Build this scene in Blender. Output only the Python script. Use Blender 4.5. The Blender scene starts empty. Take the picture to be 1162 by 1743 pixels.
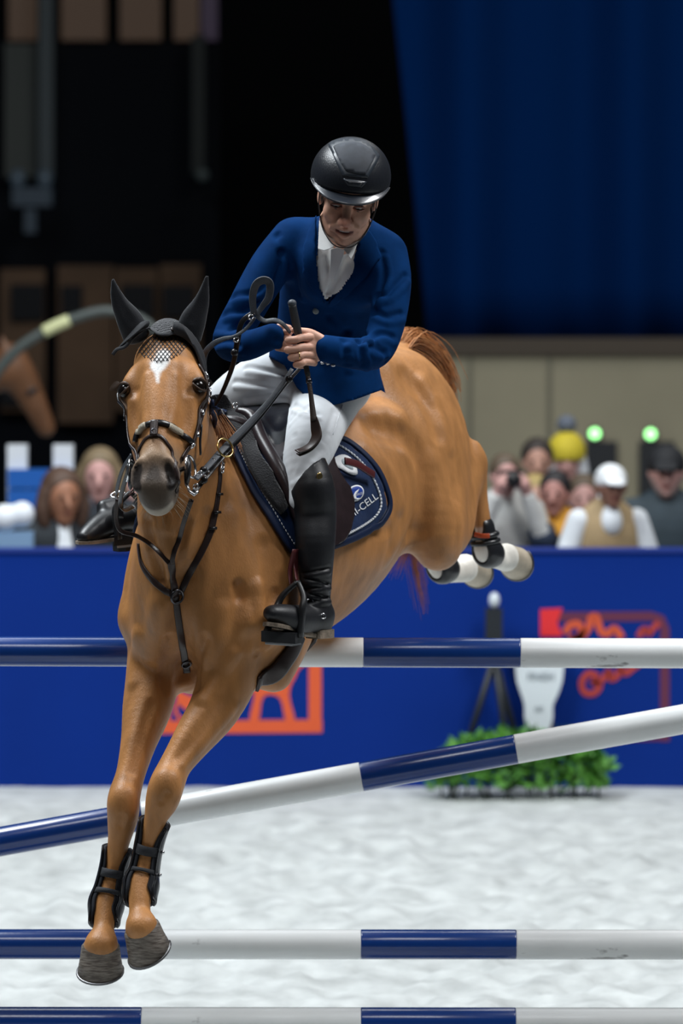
import bpy, bmesh, math, random, numpy as np
from mathutils import Vector, Matrix
from mathutils.bvhtree import BVHTree
from mathutils.geometry import delaunay_2d_cdt
random.seed(7); rng = np.random.default_rng(7)
S = bpy.context.scene
C = S.collection
# ------------------------------------------------------------------ camera, world, lights, exposure
FPX, HCAM, YH, CX = 7650.0, 2.87, 384.0, 581.0      # focal length in pixels, eye height, horizon row, centre column
cam = bpy.data.cameras.new('camera'); camo = bpy.data.objects.new('camera', cam); C.objects.link(camo)
camo.location = (0, 0, HCAM); camo.rotation_euler = (math.pi/2, 0, 0)
cam.sensor_fit = 'VERTICAL'; cam.sensor_height = 36.0
cam.lens = FPX/1743*36; cam.shift_y = -(871.5-YH)/1743; cam.clip_start = .5; cam.clip_end = 200
cam.dof.use_dof = True; cam.dof.focus_distance = 14.1; cam.dof.aperture_fstop = cam.lens/1000/.062
S.camera = camo
S.view_settings.view_transform = 'Standard'; S.view_settings.look = 'None'
S.view_settings.exposure = 0.0; S.view_settings.gamma = 1.0; S.view_settings.use_curve_mapping = False
w = bpy.data.worlds.new('world'); S.world = w; w.use_nodes = True
w.node_tree.nodes['Background'].inputs[0].default_value = (.80, .88, 1, 1)
w.node_tree.nodes['Background'].inputs[1].default_value = .03
def area(name, loc, target, sx, sy, power, col=(1, 1, 1), spread=180):
    l = bpy.data.lights.new(name, 'AREA'); l.shape = 'RECTANGLE'; l.size = sx; l.size_y = sy
    l.energy = power; l.color = col; l.spread = math.radians(spread)
    o = bpy.data.objects.new(name, l); C.objects.link(o); o.location = loc
    o.rotation_euler = (Vector(target)-Vector(loc)).to_track_quat('-Z', 'Y').to_euler()
# the hall's own ceiling lamps, all above the picture
area('arena_lamp_front_offscreen', (-1.5, 6.5, 12), (-.2, 15, 1.5), 5, 2.5, 330, (.96, .98, 1))
area('arena_lamp_side_offscreen', (5.5, 14.0, 10.5), (0, 15.3, 1.5), 4, 3, 900, (.98, .99, 1))
area('arena_lamp_over_offscreen', (-4.5, 16.2, 10.5), (-.2, 15.0, 1.8), 5, 3, 1300, (.90, .96, 1))
area('arena_lamp_far_offscreen', (0, 21.5, 11), (0, 22.3, 0), 9, 3, 280, (.92, .97, 1), 130)
area('arena_lamp_stand_offscreen', (4.0, 26.0, 11), (3.6, 29.5, 0), 4, 2, 230, (1, .98, .93))

# ------------------------------------------------------------------ helpers
def P(px, py, Y): return Vector(((px-CX)*Y/FPX, Y, HCAM-(py-YH)*Y/FPX))
def V(*a): return Vector(a)
def nt(m): return m.node_tree.nodes, m.node_tree.links
def mat(name, col, rough=.5, metal=0., var=.0, scale=20., bump=0., bscale=None, spec=.5, sheen=0., coat=0., attr=None, emit=None, stretch=None, alpha=None, col2=None, weave=None):
    m = bpy.data.materials.new(name); m.use_nodes = True
    N, L = nt(m); b = N['Principled BSDF']
    b.inputs['Base Color'].default_value = (*col, 1); b.inputs['Roughness'].default_value = rough
    b.inputs['Metallic'].default_value = metal; b.inputs['Specular IOR Level'].default_value = spec
    if sheen: b.inputs['Sheen Weight'].default_value = sheen; b.inputs['Sheen Roughness'].default_value = .4
    if coat: b.inputs['Coat Weight'].default_value = coat; b.inputs['Coat Roughness'].default_value = .08
    if emit: b.inputs['Emission Color'].default_value = (*emit[0], 1); b.inputs['Emission Strength'].default_value = emit[1]
    tc = N.new('ShaderNodeTexCoord'); vec = tc.outputs['Object']
    if stretch:
        mp = N.new('ShaderNodeMapping'); mp.inputs['Scale'].default_value = stretch; L.new(vec, mp.inputs[0]); vec = mp.outputs[0]
    src = None
    if attr:
        a = N.new('ShaderNodeAttribute'); a.attribute_name = attr; src = a.outputs['Color']; L.new(src, b.inputs['Base Color'])
    if var or col2:
        n = N.new('ShaderNodeTexNoise'); n.inputs['Scale'].default_value = scale; n.inputs['Detail'].default_value = 5; L.new(vec, n.inputs['Vector'])
        mx = N.new('ShaderNodeMix'); mx.data_type = 'RGBA'
        if col2:
            r = N.new('ShaderNodeValToRGB'); r.color_ramp.elements[0].position = .38; r.color_ramp.elements[1].position = .62
            L.new(n.outputs['Fac'], r.inputs[0]); L.new(r.outputs[0], mx.inputs['Factor'])
            mx.inputs['A'].default_value = (*col, 1); mx.inputs['B'].default_value = (*col2, 1)
            if src: L.new(src, mx.inputs['A'])
        else:
            mx.blend_type = 'MULTIPLY'; mx.inputs['Factor'].default_value = 1
            r = N.new('ShaderNodeMapRange'); r.inputs[1].default_value = .25; r.inputs[2].default_value = .75
            r.inputs[3].default_value = 1-var; r.inputs[4].default_value = 1+var
            L.new(n.outputs['Fac'], r.inputs[0]); L.new(r.outputs[0], mx.inputs['B'])
            mx.inputs['A'].default_value = (*col, 1)
            if src: L.new(src, mx.inputs['A'])
        L.new(mx.outputs['Result'], b.inputs['Base Color'])
    if bump:
        n2 = N.new('ShaderNodeTexNoise'); n2.inputs['Scale'].default_value = bscale or scale*4; n2.inputs['Detail'].default_value = 3; L.new(vec, n2.inputs['Vector'])
        h = n2.outputs['Fac']
        if weave:
            wv = N.new('ShaderNodeTexVoronoi'); wv.inputs['Scale'].default_value = weave; L.new(vec, wv.inputs['Vector']); h = wv.outputs['Distance']
        bp = N.new('ShaderNodeBump'); bp.inputs['Strength'].default_value = bump; bp.inputs['Distance'].default_value = .004
        L.new(h, bp.inputs['Height']); L.new(bp.outputs[0], b.inputs['Normal'])
    return m
def tag(o, label=None, cat=None, group=None, kind=None):
    if label: o['label'] = label
    if cat: o['category'] = cat
    if group: o['group'] = group
    if kind: o['kind'] = kind
    return o
def empty(name, loc, label=None, cat=None, group=None):
    o = bpy.data.objects.new(name, None); C.objects.link(o); o.location = loc; o.empty_display_size = .05
    return tag(o, label, cat, group)
def obj(name, verts, faces, m, parent=None, smooth=True, cols=None):
    me = bpy.data.meshes.new(name)
    me.from_pydata([tuple(v) for v in verts] if not isinstance(verts, np.ndarray) else verts.tolist(), [], faces if not isinstance(faces, np.ndarray) else faces.tolist())
    if smooth: me.polygons.foreach_set('use_smooth', [True]*len(me.polygons))
    if cols is not None:
        a = me.color_attributes.new('Col', 'FLOAT_COLOR', 'POINT')
        cc = np.ones((len(me.vertices), 4), np.float32); cc[:, :3] = cols; a.data.foreach_set('color', cc.ravel())
    me.update(); me.materials.append(m)
    o = bpy.data.objects.new(name, me); C.objects.link(o)
    if parent:
        o.parent = parent
        T = Vector(parent.location); q = parent.parent
        while q: T += Vector(q.location); q = q.parent
        me.transform(Matrix.Translation(-T))
    return o
class MB:                                              # mesh collector
    def __init__(s): s.v = []; s.f = []; s.pc = []
    def builds(s, name, m, parent=None, smooth=True):    # every added piece becomes an object of its own
        return [obj(name, v, f, m, parent, smooth) for v, f in s.pc]
    def add(s, v, f):
        s.pc.append(([Vector(x) for x in v], [tuple(q) for q in f]))
        k = len(s.v); s.v += [tuple(x) for x in v]; s.f += [tuple(i+k for i in q) for q in f]; return s
    def box(s, c, sx, sy, sz, M=None, bev=0):
        v = []
        for z in (-1, 1):
            for x, y in ((-1, -1), (1, -1), (1, 1), (-1, 1)): v.append(V(x*sx/2, y*sy/2, z*sz/2))
        if M is not None: v = [M @ p for p in v]
        c = Vector(c)
        return s.add([p+c for p in v], [(0, 3, 2, 1), (4, 5, 6, 7), (0, 1, 5, 4), (1, 2, 6, 5), (2, 3, 7, 6), (3, 0, 4, 7)])
    def tube(s, pts, r, n=10, cap=True, sub=0):
        pts = [Vector(p) for p in pts]; rs = list(r) if hasattr(r, '__len__') else [r]*len(pts)
        if sub: pts, rs = cr(pts, rs, sub)
        t0 = None; rings = []; u = None
        for i, p in enumerate(pts):
            t = (pts[min(i+1, len(pts)-1)]-pts[max(i-1, 0)]).normalized()
            if u is None: u = t.orthogonal().normalized()
            u = (u-t*u.dot(t)).normalized(); v = t.cross(u)
            rings.append([p+(u*math.cos(a)+v*math.sin(a))*rs[i] for a in [2*math.pi*k/n for k in range(n)]])
        vs = [q for R in rings for q in R]; fs = []
        for i in range(len(pts)-1):
            for k in range(n): fs.append((i*n+k, i*n+(k+1) % n, (i+1)*n+(k+1) % n, (i+1)*n+k))
        if cap: fs.append(tuple(range(n))[::-1]); fs.append(tuple((len(pts)-1)*n+k for k in range(n)))
        return s.add(vs, fs)
    def ribbon(s, pts, nrm, wd, th, sub=0, round_=False):
        pts = [Vector(p) for p in pts]; nrm = [Vector(x) for x in nrm]
        ws = list(wd) if hasattr(wd, '__len__') else [wd]*len(pts)
        if sub:
            pts2, ws = cr(pts, ws, sub); nrm = cr(nrm, None, sub)[0]; pts = pts2
        vs = []; fs = []
        for i, p in enumerate(pts):
            t = (pts[min(i+1, len(pts)-1)]-pts[max(i-1, 0)]).normalized(); n = nrm[i]-t*nrm[i].dot(t); n.normalize(); b = t.cross(n)
            h = ws[i]/2
            vs += [p-b*h-n*th/2, p-b*h+n*th*.3, p-b*h*.8+n*th/2, p+b*h*.8+n*th/2, p+b*h+n*th*.3, p+b*h-n*th/2]
        for i in range(len(pts)-1):
            for k in range(6): fs.append((i*6+k, i*6+(k+1) % 6, (i+1)*6+(k+1) % 6, (i+1)*6+k))
        fs.append((5, 4, 3, 2, 1, 0)); q = (len(pts)-1)*6; fs.append(tuple(q+k for k in range(6)))
        return s.add(vs, fs)
    def ring(s, c, nrm, R, r, n=20, m=8, sx=1.0, up=None):
        nrm = Vector(nrm).normalized(); u = (Vector(up)-nrm*Vector(up).dot(nrm)).normalized() if up is not None else nrm.orthogonal().normalized(); v = nrm.cross(u); c = Vector(c); vs = []; fs = []
        for i in range(n):
            a = 2*math.pi*i/n; d = u*math.cos(a)+v*math.sin(a)*sx; dd = d.normalized()
            for k in range(m):
                b = 2*math.pi*k/m; vs.append(c+d*R+dd*r*math.cos(b)+nrm*r*math.sin(b))
        for i in range(n):
            for k in range(m): fs.append((i*m+k, ((i+1) % n)*m+k, ((i+1) % n)*m+(k+1) % m, i*m+(k+1) % m))
        return s.add(vs, fs)
    def blob(s, c, rx, ry, rz, M=None, n=14, m=9):
        c = Vector(c); vs = []; fs = []
        for j in range(m+1):
            th = math.pi*j/m
            for i in range(n):
                a = 2*math.pi*i/n; p = V(rx*math.sin(th)*math.cos(a), ry*math.sin(th)*math.sin(a), rz*math.cos(th))
                vs.append(c+(M @ p if M is not None else p))
        for j in range(m):
            for i in range(n): fs.append((j*n+i, (j+1)*n+i, (j+1)*n+(i+1) % n, j*n+(i+1) % n))
        return s.add(vs, fs)
    def prism(s, poly, a, b):                           # poly: list of Vectors (a flat outline); extruded from offset a to b (vectors)
        n = len(poly); s.add([p+a for p in poly]+[p+b for p in poly], [tuple(range(n))[::-1], tuple(range(n, 2*n))]+[(i, (i+1) % n, n+(i+1) % n, n+i) for i in range(n)]); return s
    def build(s, name, m, parent=None, smooth=True): return obj(name, s.v, s.f, m, parent, smooth)
def cr(pts, rs=None, sub=4):                            # Catmull-Rom resampling
    pts = [Vector(p) for p in pts]; n = len(pts); o = []; ro = []
    for i in range(n-1):
        p0, p1, p2, p3 = pts[max(i-1, 0)], pts[i], pts[i+1], pts[min(i+2, n-1)]
        for k in range(sub):
            t = k/sub; o.append(.5*((2*p1)+(p2-p0)*t+(2*p0-5*p1+4*p2-p3)*t*t+(3*p1-p0-3*p2+p3)*t**3))
            if rs is not None:
                r0, r1, r2, r3 = rs[max(i-1, 0)], rs[i], rs[i+1], rs[min(i+2, n-1)]
                ro.append(max(.0003, .5*((2*r1)+(r2-r0)*t+(2*r0-5*r1+4*r2-r3)*t*t+(3*r1-r0-3*r2+r3)*t**3)))
    o.append(pts[-1])
    if rs is not None: ro.append(rs[-1])
    return o, ro
class Field:                                            # signed distance field that grows a body as one continuous surface
    def __init__(s, lo, hi, h):
        s.lo = np.array(lo, float); s.h = h; s.n = np.ceil((np.array(hi)-s.lo)/h).astype(int)+1
        s.d = np.full(s.n, .5, np.float32)
    def sub(s, lo, hi):
        a = np.clip(np.floor((np.array(lo)-s.lo)/s.h).astype(int), 0, s.n-1); b = np.clip(np.ceil((np.array(hi)-s.lo)/s.h).astype(int)+1, 1, s.n)
        ax = [(s.lo[i]+s.h*np.arange(a[i], b[i])).astype(np.float32) for i in range(3)]
        return tuple(slice(a[i], b[i]) for i in range(3)), ax[0][:, None, None], ax[1][None, :, None], ax[2][None, None, :]
    def blend(s, sl, d, k, op='add'):
        o = s.d[sl]
        if op == 'add':
            if k > 0: h = np.maximum(k-np.abs(o-d), 0)/k; s.d[sl] = np.minimum(o, d)-h*h*k*.25
            else: s.d[sl] = np.minimum(o, d)
        else:
            d = -d
            if k > 0: h = np.maximum(k-np.abs(o-d), 0)/k; s.d[sl] = np.maximum(o, d)+h*h*k*.25
            else: s.d[sl] = np.maximum(o, d)
    def chain(s, st, k=.03, sub=4, op='add'):
        """st: stations (centre, ru, rv, u-axis); elliptical sections swept along a smooth path"""
        c = [Vector(x[0]) for x in st]; ru = [x[1] for x in st]; rv = [x[2] if len(x) > 2 else x[1] for x in st]
        us = [Vector(x[3]) if len(x) > 3 else None for x in st]
        if us[0] is None:
            u0 = (c[-1]-c[0]).orthogonal().normalized(); us = [u0]*len(c)
        cc, ra = cr(c, ru, sub); _, rb = cr(c, rv, sub); uu = cr(us, None, sub)[0]
        R = max(max(ra), max(rb))+k+2.5*s.h
        A = np.array([tuple(x) for x in cc]); sl, X, Y, Z = s.sub(A.min(0)-R, A.max(0)+R)
        D = np.full((X.shape[0], Y.shape[1], Z.shape[2]), .5, np.float32)
        for i in range(len(cc)-1):
            a, b = cc[i], cc[i+1]; n = b-a; L = n.length
            if L < 1e-6: continue
            n = n/L; u = uu[i]+uu[i+1]; u = (u-n*u.dot(n)).normalized(); v = n.cross(u)
            r = max(ra[i], ra[i+1], rb[i], rb[i+1])+k+2.5*s.h
            lo = np.minimum(np.array(a), np.array(b))-r; hi = np.maximum(np.array(a), np.array(b))+r
            sl2, x, y, z = s.sub(lo, hi)
            rel = tuple(slice(q.start-p.start, q.stop-p.start) for p, q in zip(sl, sl2))
            x = x-a.x; y = y-a.y; z = z-a.z
            w = x*n.x+y*n.y+z*n.z; t = np.clip(w/L, 0, 1); w = w-t*L
            pu = x*u.x+y*u.y+z*u.z; pv = x*v.x+y*v.y+z*v.z
            A_ = ra[i]+(ra[i+1]-ra[i])*t; B_ = rb[i]+(rb[i+1]-rb[i])*t; W_ = np.minimum(A_, B_)
            pu = pu/A_; pv = pv/B_; w = w/W_
            k0 = np.sqrt(pu*pu+pv*pv+w*w)+1e-6; k1 = np.sqrt((pu/A_)**2+(pv/B_)**2+(w/W_)**2)+1e-6
            D[rel] = np.minimum(D[rel], k0*(k0-1)/k1)
        s.blend(sl, D, k, op)
    def ell(s, c, r, M=None, k=.02, op='add'):
        """ellipsoid, r radii along the columns of M"""
        c = Vector(c); R = max(r)+k+2.5*s.h; sl, X, Y, Z = s.sub(np.array(c)-R, np.array(c)+R)
        x, y, z = X-c.x, Y-c.y, Z-c.z
        ax = [M.col[i] for i in range(3)] if M is not None else [V(1, 0, 0), V(0, 1, 0), V(0, 0, 1)]
        q = [(x*a.x+y*a.y+z*a.z)/r[i] for i, a in enumerate(ax)]
        k0 = np.sqrt(q[0]**2+q[1]**2+q[2]**2)+1e-6; k1 = np.sqrt((q[0]/r[0])**2+(q[1]/r[1])**2+(q[2]/r[2])**2)+1e-6
        s.blend(sl, (k0*(k0-1)/k1).astype(np.float32), k, op)
    def cut(s, c, nrm):
        """keep the side the normal points away from"""
        c = Vector(c); n = Vector(nrm).normalized(); sl, X, Y, Z = s.sub(s.lo, s.lo+s.h*(s.n-1))
        s.d = np.maximum(s.d, ((X-c.x)*n.x+(Y-c.y)*n.y+(Z-c.z)*n.z).astype(np.float32))
    def carve(s, other, off):
        """take another body (grown by an offset) out of this one"""
        x, y, z = [s.lo[i]+s.h*np.arange(s.n[i]) for i in range(3)]; ix = []
        for i, c in enumerate((x, y, z)): ix.append(np.clip((c-other.lo[i])/other.h, 0, other.n[i]-1.001))
        b = [q.astype(int) for q in ix]; f = [(q-k).astype(np.float32) for q, k in zip(ix, b)]; D = 0
        for i in (0, 1):
            for j in (0, 1):
                for k in (0, 1):
                    wt = (f[0] if i else 1-f[0])[:, None, None]*(f[1] if j else 1-f[1])[None, :, None]*(f[2] if k else 1-f[2])[None, None]
                    D = D+wt*other.d[np.ix_(b[0]+i, b[1]+j, b[2]+k)]
        s.d = np.maximum(s.d, off-D).astype(np.float32)
    def mesh(s, smooth=2):
        d = s.d; d[0] = d[-1] = .5; d[:, 0] = d[:, -1] = .5; d[:, :, 0] = d[:, :, -1] = .5
        g = (d < 0); cnt = np.zeros(tuple(s.n-1), np.int8)
        offs = [(i, j, k) for i in (0, 1) for j in (0, 1) for k in (0, 1)]
        N = s.n
        for i, j, k in offs: cnt += g[i:N[0]-1+i, j:N[1]-1+j, k:N[2]-1+k]
        cells = np.argwhere((cnt > 0) & (cnt < 8)); idx = np.full(tuple(s.n-1), -1, np.int32)
        idx[cells[:, 0], cells[:, 1], cells[:, 2]] = np.arange(len(cells))
        val = {o: d[cells[:, 0]+o[0], cells[:, 1]+o[1], cells[:, 2]+o[2]] for o in offs}
        acc = np.zeros((len(cells), 3)); num = np.zeros(len(cells))
        for o in offs:
            for ax in range(3):
                if o[ax] == 0:
                    p = list(o); p[ax] = 1; a, b = val[o], val[tuple(p)]; m = (a < 0) != (b < 0)
                    t = np.where(m, a/np.where(m, a-b, 1), 0); q = np.array(o, float)[None].repeat(len(cells), 0); q[:, ax] += t
                    acc += q*m[:, None]; num += m
        vts = s.lo+s.h*(cells+acc/num[:, None])
        faces = []
        for ax in range(3):
            b, c = (ax+1) % 3, (ax+2) % 3
            sl0 = [slice(None)]*3; sl1 = [slice(None)]*3; sl0[ax] = slice(0, -1); sl1[ax] = slice(1, None)
            ch = np.argwhere(g[tuple(sl0)] != g[tuple(sl1)])
            ch = ch[(ch[:, b] > 0) & (ch[:, c] > 0)]
            ins = g[ch[:, 0], ch[:, 1], ch[:, 2]]
            def cell(db, dc):
                q = ch.copy(); q[:, b] += db; q[:, c] += dc; return idx[q[:, 0], q[:, 1], q[:, 2]]
            Q = np.stack([cell(-1, -1), cell(0, -1), cell(0, 0), cell(-1, 0)], 1)
            Q = np.where(ins[:, None], Q, Q[:, ::-1]); faces.append(Q[(Q >= 0).all(1)])
        F = np.concatenate(faces)
        return relax(vts, F, smooth), F
def relax(v, F, n, lam=.5, w=None):
    if not n: return v
    e = np.concatenate([F[:, [i, (i+1) % F.shape[1]]] for i in range(F.shape[1])]); m = len(v)
    deg = np.bincount(e[:, 0], minlength=m)+np.bincount(e[:, 1], minlength=m)
    for _ in range(n):
        s = np.stack([np.bincount(e[:, 0], v[e[:, 1], i], m)+np.bincount(e[:, 1], v[e[:, 0], i], m) for i in range(3)], 1)/np.maximum(deg, 1)[:, None]
        v = v+(s-v)*(lam if w is None else (lam*w)[:, None])
    return v
def normals(v, F):
    n = np.cross(v[F[:, 2]]-v[F[:, 0]], v[F[:, 3]]-v[F[:, 1]]) if F.shape[1] == 4 else np.cross(v[F[:, 1]]-v[F[:, 0]], v[F[:, 2]]-v[F[:, 0]]); o = np.zeros_like(v)
    for k in range(F.shape[1]):
        for i in range(3): o[:, i] += np.bincount(F[:, k], n[:, i], len(v))
    return o/np.maximum(np.linalg.norm(o, axis=1), 1e-12)[:, None]
def seg_d(v, pts):                                      # distance of vertices to a polyline
    best = np.full(len(v), 9.)
    for a, b in zip(pts[:-1], pts[1:]):
        a = np.array(a); n = np.array(b)-a; t = np.clip(((v-a) @ n)/max(n @ n, 1e-12), 0, 1); best = np.minimum(best, np.linalg.norm(v-a-t[:, None]*n, axis=1))
    return best
def brush(v, F, pts, r, amt):                           # push along the normals near a polyline (groove when amt < 0)
    d = seg_d(v, pts); m = d < r
    if m.any(): f = (1-(d[m]/r)**2)**2; n = normals(v, F)[m]; v = v.copy(); v[m] += n*(amt*f)[:, None]
    return v
def bvh(v, F): return BVHTree.FromPolygons([tuple(x) for x in v], [tuple(int(i) for i in f) for f in F])
EYE = V(0, 0, HCAM)
def cast(tree, px, py, off=0.):                         # point of a surface seen at a pixel (and its normal)
    d = (P(px, py, 10)-EYE).normalized(); h = tree.ray_cast(EYE, d, 60)
    if h[0] is None: return None, None
    n = h[1] if h[1].dot(d) < 0 else -h[1]
    return h[0]+n*off, n
def hitp(tree, px, py, off=0.):                        # as cast, but falls back to the nearest surface point
    p, n = cast(tree, px, py, off)
    if p is None:
        q = tree.find_nearest(P(px, py, 14.5)); p = q[0]+q[1]*off; p = P(px, py, p.y)
    return p
def snap(tree, p, off=0.):
    q = tree.find_nearest(Vector(p)); return q[0]+q[1]*off, q[1]
def inpoly(x, y, poly):
    r = False; n = len(poly)
    for i in range(n):
        x1, y1 = poly[i]; x2, y2 = poly[(i+1) % n]
        if (y1 > y) != (y2 > y) and x < (x2-x1)*(y-y1)/(y2-y1)+x1: r = not r
    return r
def patch_geo(tree, poly, off, th, step=6., smooth=0, default_Y=None):
    """a sheet with thickness lying on a surface inside an outline"""
    B = []
    for i, a in enumerate(poly):
        b = poly[(i+1) % len(poly)]; n = max(1, int(math.hypot(b[0]-a[0], b[1]-a[1])/step))
        for k in range(n): B.append((a[0]+(b[0]-a[0])*k/n, a[1]+(b[1]-a[1])*k/n))
    pts = [Vector(p) for p in B]; nb = len(B)
    xs = [p[0] for p in poly]; ys = [p[1] for p in poly]; y = min(ys)+step*.5; j = 0
    while y < max(ys):
        x = min(xs)+(step*.5 if j % 2 else 0)
        while x < max(xs):
            if inpoly(x, y, poly) and min((x-q[0])**2+(y-q[1])**2 for q in B) > (step*.55)**2: pts.append(V(x, y))
            x += step
        y += step*.87; j += 1
    vs, es, fs, ov, oe, of = delaunay_2d_cdt(pts, [(i, (i+1) % nb) for i in range(nb)], [list(range(nb))], 1, 1e-4)
    hit = [cast(tree, p.x, p.y) for p in vs]; Z = [h[0] for h in hit]; Nn = [h[1] for h in hit]
    good = [i for i, z in enumerate(Z) if z is not None]
    for i in range(len(vs)):
        if Z[i] is None:
            k = min(good, key=lambda g: (vs[g]-vs[i]).length); Z[i] = P(vs[i].x, vs[i].y, Z[k].y); Nn[i] = Nn[k]
    zz = np.array([tuple(p) for p in Z]); nn = np.array([tuple(p) for p in Nn]); fs = [tuple(f) for f in fs]
    T = np.array([f for f in fs if len(f) == 3])
    if smooth: nn = relax(nn, T, smooth); zz = relax(zz, T, smooth)*1.0
    nn = relax(nn, T, 2); nn /= np.linalg.norm(nn, axis=1)[:, None]
    # orient faces towards the viewer
    top = zz+nn*(off+th); bot = zz+nn*off; n = len(vs); out = []
    cnt = {}
    for f in T.tolist():
        a, b, c = top[f[0]], top[f[1]], top[f[2]]
        if np.dot(np.cross(b-a, c-a), nn[f[0]]) < 0: f = f[::-1]
        out.append(tuple(f)); out.append(tuple(i+n for i in f[::-1]))
        for i in range(3): cnt[(f[i], f[(i+1) % 3])] = 1
    for (a, b) in cnt:
        if (b, a) not in cnt: out.append((b, a, a+n, b+n))
    return np.concatenate([top, bot]), out
def patch(name, tree, poly, off, th, m, parent=None, step=6., smooth=0):
    v, f = patch_geo(tree, poly, off, th, step, smooth); return obj(name, v, f, m, parent)
def strap(mb, tree, px, wd, th, off=None, sub=4):       # strap along surface pixels or 3-D points
    ps, ns = [], []
    for q in px:
        if isinstance(q, Vector): p, n = snap(tree, q)
        else:
            p, n = cast(tree, *q)
            if p is None: continue
        ps.append(p); ns.append(n)
    ps = cr(ps, None, sub)[0]; ns = cr(ns, None, sub)[0]; o = th*.5 if off is None else off
    q2 = []; n2 = []
    for p, n in zip(ps, ns):
        s_, sn = snap(tree, p); q2.append(s_+sn*o); n2.append(sn)
    return mb.ribbon(q2, n2, wd, th)
def trim(v, F, keep, cx, cy, tol=14):
    """drop the faces that are not kept and pull the open edge onto a clean seam line"""
    F2 = F[keep[F].all(1)]; us = np.unique(F2); mp = np.full(len(v), -1); mp[us] = np.arange(len(us)); F2 = mp[F2]; v = v[us].copy()
    e = np.concatenate([F2[:, [i, (i+1) % 4]] for i in range(4)]); es = np.sort(e, 1); _, inv, cnt = np.unique(es, axis=0, return_inverse=True, return_counts=True)
    b = np.unique(es[cnt[inv.ravel()] == 1]); px = CX+v[b, 0]*FPX/v[b, 1]; py = YH+(HCAM-v[b, 2])*FPX/v[b, 1]; t = np.interp(px, cx, cy); m = np.abs(t-py) < tol
    v[b[m], 2] = HCAM-(t[m]-YH)*v[b[m], 1]/FPX
    return v, F2
def spline2(pts, n=6):
    return [(p.x, p.y) for p in cr([V(a, b, 0) for a, b in pts], None, n)[0]]
def closed2(pts, n=4):                                 # smooth closed outline
    m = len(pts); o = []
    for i in range(m):
        p0, p1, p2, p3 = [V(*pts[(i+k-1) % m]) for k in range(4)]
        for j in range(n):
            t = j/n; q = .5*((2*p1)+(p2-p0)*t+(2*p0-5*p1+4*p2-p3)*t*t+(3*p1-p0-3*p2+p3)*t**3); o.append((q.x, q.y))
    return o
# ------------------------------------------------------------------ the setting
def noise2(nx, ny, cells, seed):
    r = np.random.default_rng(seed).random((cells[0]+2, cells[1]+2)); x = np.linspace(0, cells[0], nx, endpoint=False); y = np.linspace(0, cells[1], ny, endpoint=False)
    i, j = x.astype(int), y.astype(int); fx, fy = x-i, y-j; fx = (fx*fx*(3-2*fx))[:, None]; fy = (fy*fy*(3-2*fy))[None]
    g = lambda a, b: r[np.ix_(i+a, j+b)]
    return (g(0, 0)*(1-fx)+g(1, 0)*fx)*(1-fy)+(g(0, 1)*(1-fx)+g(1, 1)*fx)*fy
nx, ny = 380, 420
gx = np.linspace(-5.4, 5.4, nx); gy = np.linspace(12.5, 33, ny)
hz = (.03*noise2(nx, ny, (29, 50), 1)+.055*noise2(nx, ny, (95, 170), 2)+.03*noise2(nx, ny, (188, 205), 3)-.06)*(1-.85*np.clip((gy-21.2)/1.5, 0, 1))[None]
vv = np.stack([np.repeat(gx, ny), np.tile(gy, nx), hz.ravel()], 1)
ii = (np.arange(nx-1)[:, None]*ny+np.arange(ny-1)[None]).ravel(); ff = np.stack([ii, ii+ny, ii+ny+1, ii+1], 1)
m_sand = mat('pale_sand', (.455, .475, .47), .95, var=.26, scale=6, bump=1., bscale=40, col2=None)
fl = obj('floor', vv, ff, m_sand); tag(fl, kind='structure')
# ------------------------------------------------------------------ the horse: body frame
A0 = P(325, 1010, 14.25); B0 = P(690, 730, 15.55)
BK = (B0-A0).normalized(); Fw = -BK
Lt = V(-Fw.y, Fw.x, 0).normalized()
if Lt.x < 0: Lt = -Lt
Up = Fw.cross(Lt).normalized()
if Up.z < 0: Up = -Up
def B(s, l, u): return A0+BK*s+Lt*l+Up*u
def body_coords(v):
    r = np.asarray(v)-np.array(A0); return r @ np.array(BK), r @ np.array(Lt), r @ np.array(Up)
def mirror(p): p = Vector(p); return p-Lt*(2*(p-A0).dot(Lt))
hf = Field((-.90, 13.50, .44), (.70, 16.22, 2.62), .0062)
# trunk
T = [(-.03, -.02, .15, .20), (.08, -.005, .225, .29), (.25, .0, .262, .345), (.45, .0, .285, .365), (.65, -.03, .30, .365), (.85, -.03, .305, .35), (1.05, .015, .30, .31), (1.22, .06, .285, .275), (1.38, .075, .245, .235), (1.50, .09, .17, .17)]
hf.chain([(B(s, 0, uc), w_, h_, Lt) for s, uc, w_, h_ in T], k=.02, sub=5)
hf.chain([(B(.30, 0, .30), .06, .10, Lt), (B(.45, 0, .31), .065, .10, Lt), (B(.62, 0, .27), .07, .09, Lt)], k=.10)      # withers
# neck
Nk = [(B(.16, 0, .06), .185, .30), (B(.06, 0, .24), .145, .235), (P(303, 770, 14.17), .115, .185), (P(285, 680, 14.12), .10, .155), (P(278, 620, 14.10), .09, .12)]
hf.chain([(c, a, b, Lt.lerp(V(.985, -.17, 0), i/4)) for i, (c, a, b) in enumerate(Nk)], k=.07)
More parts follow.
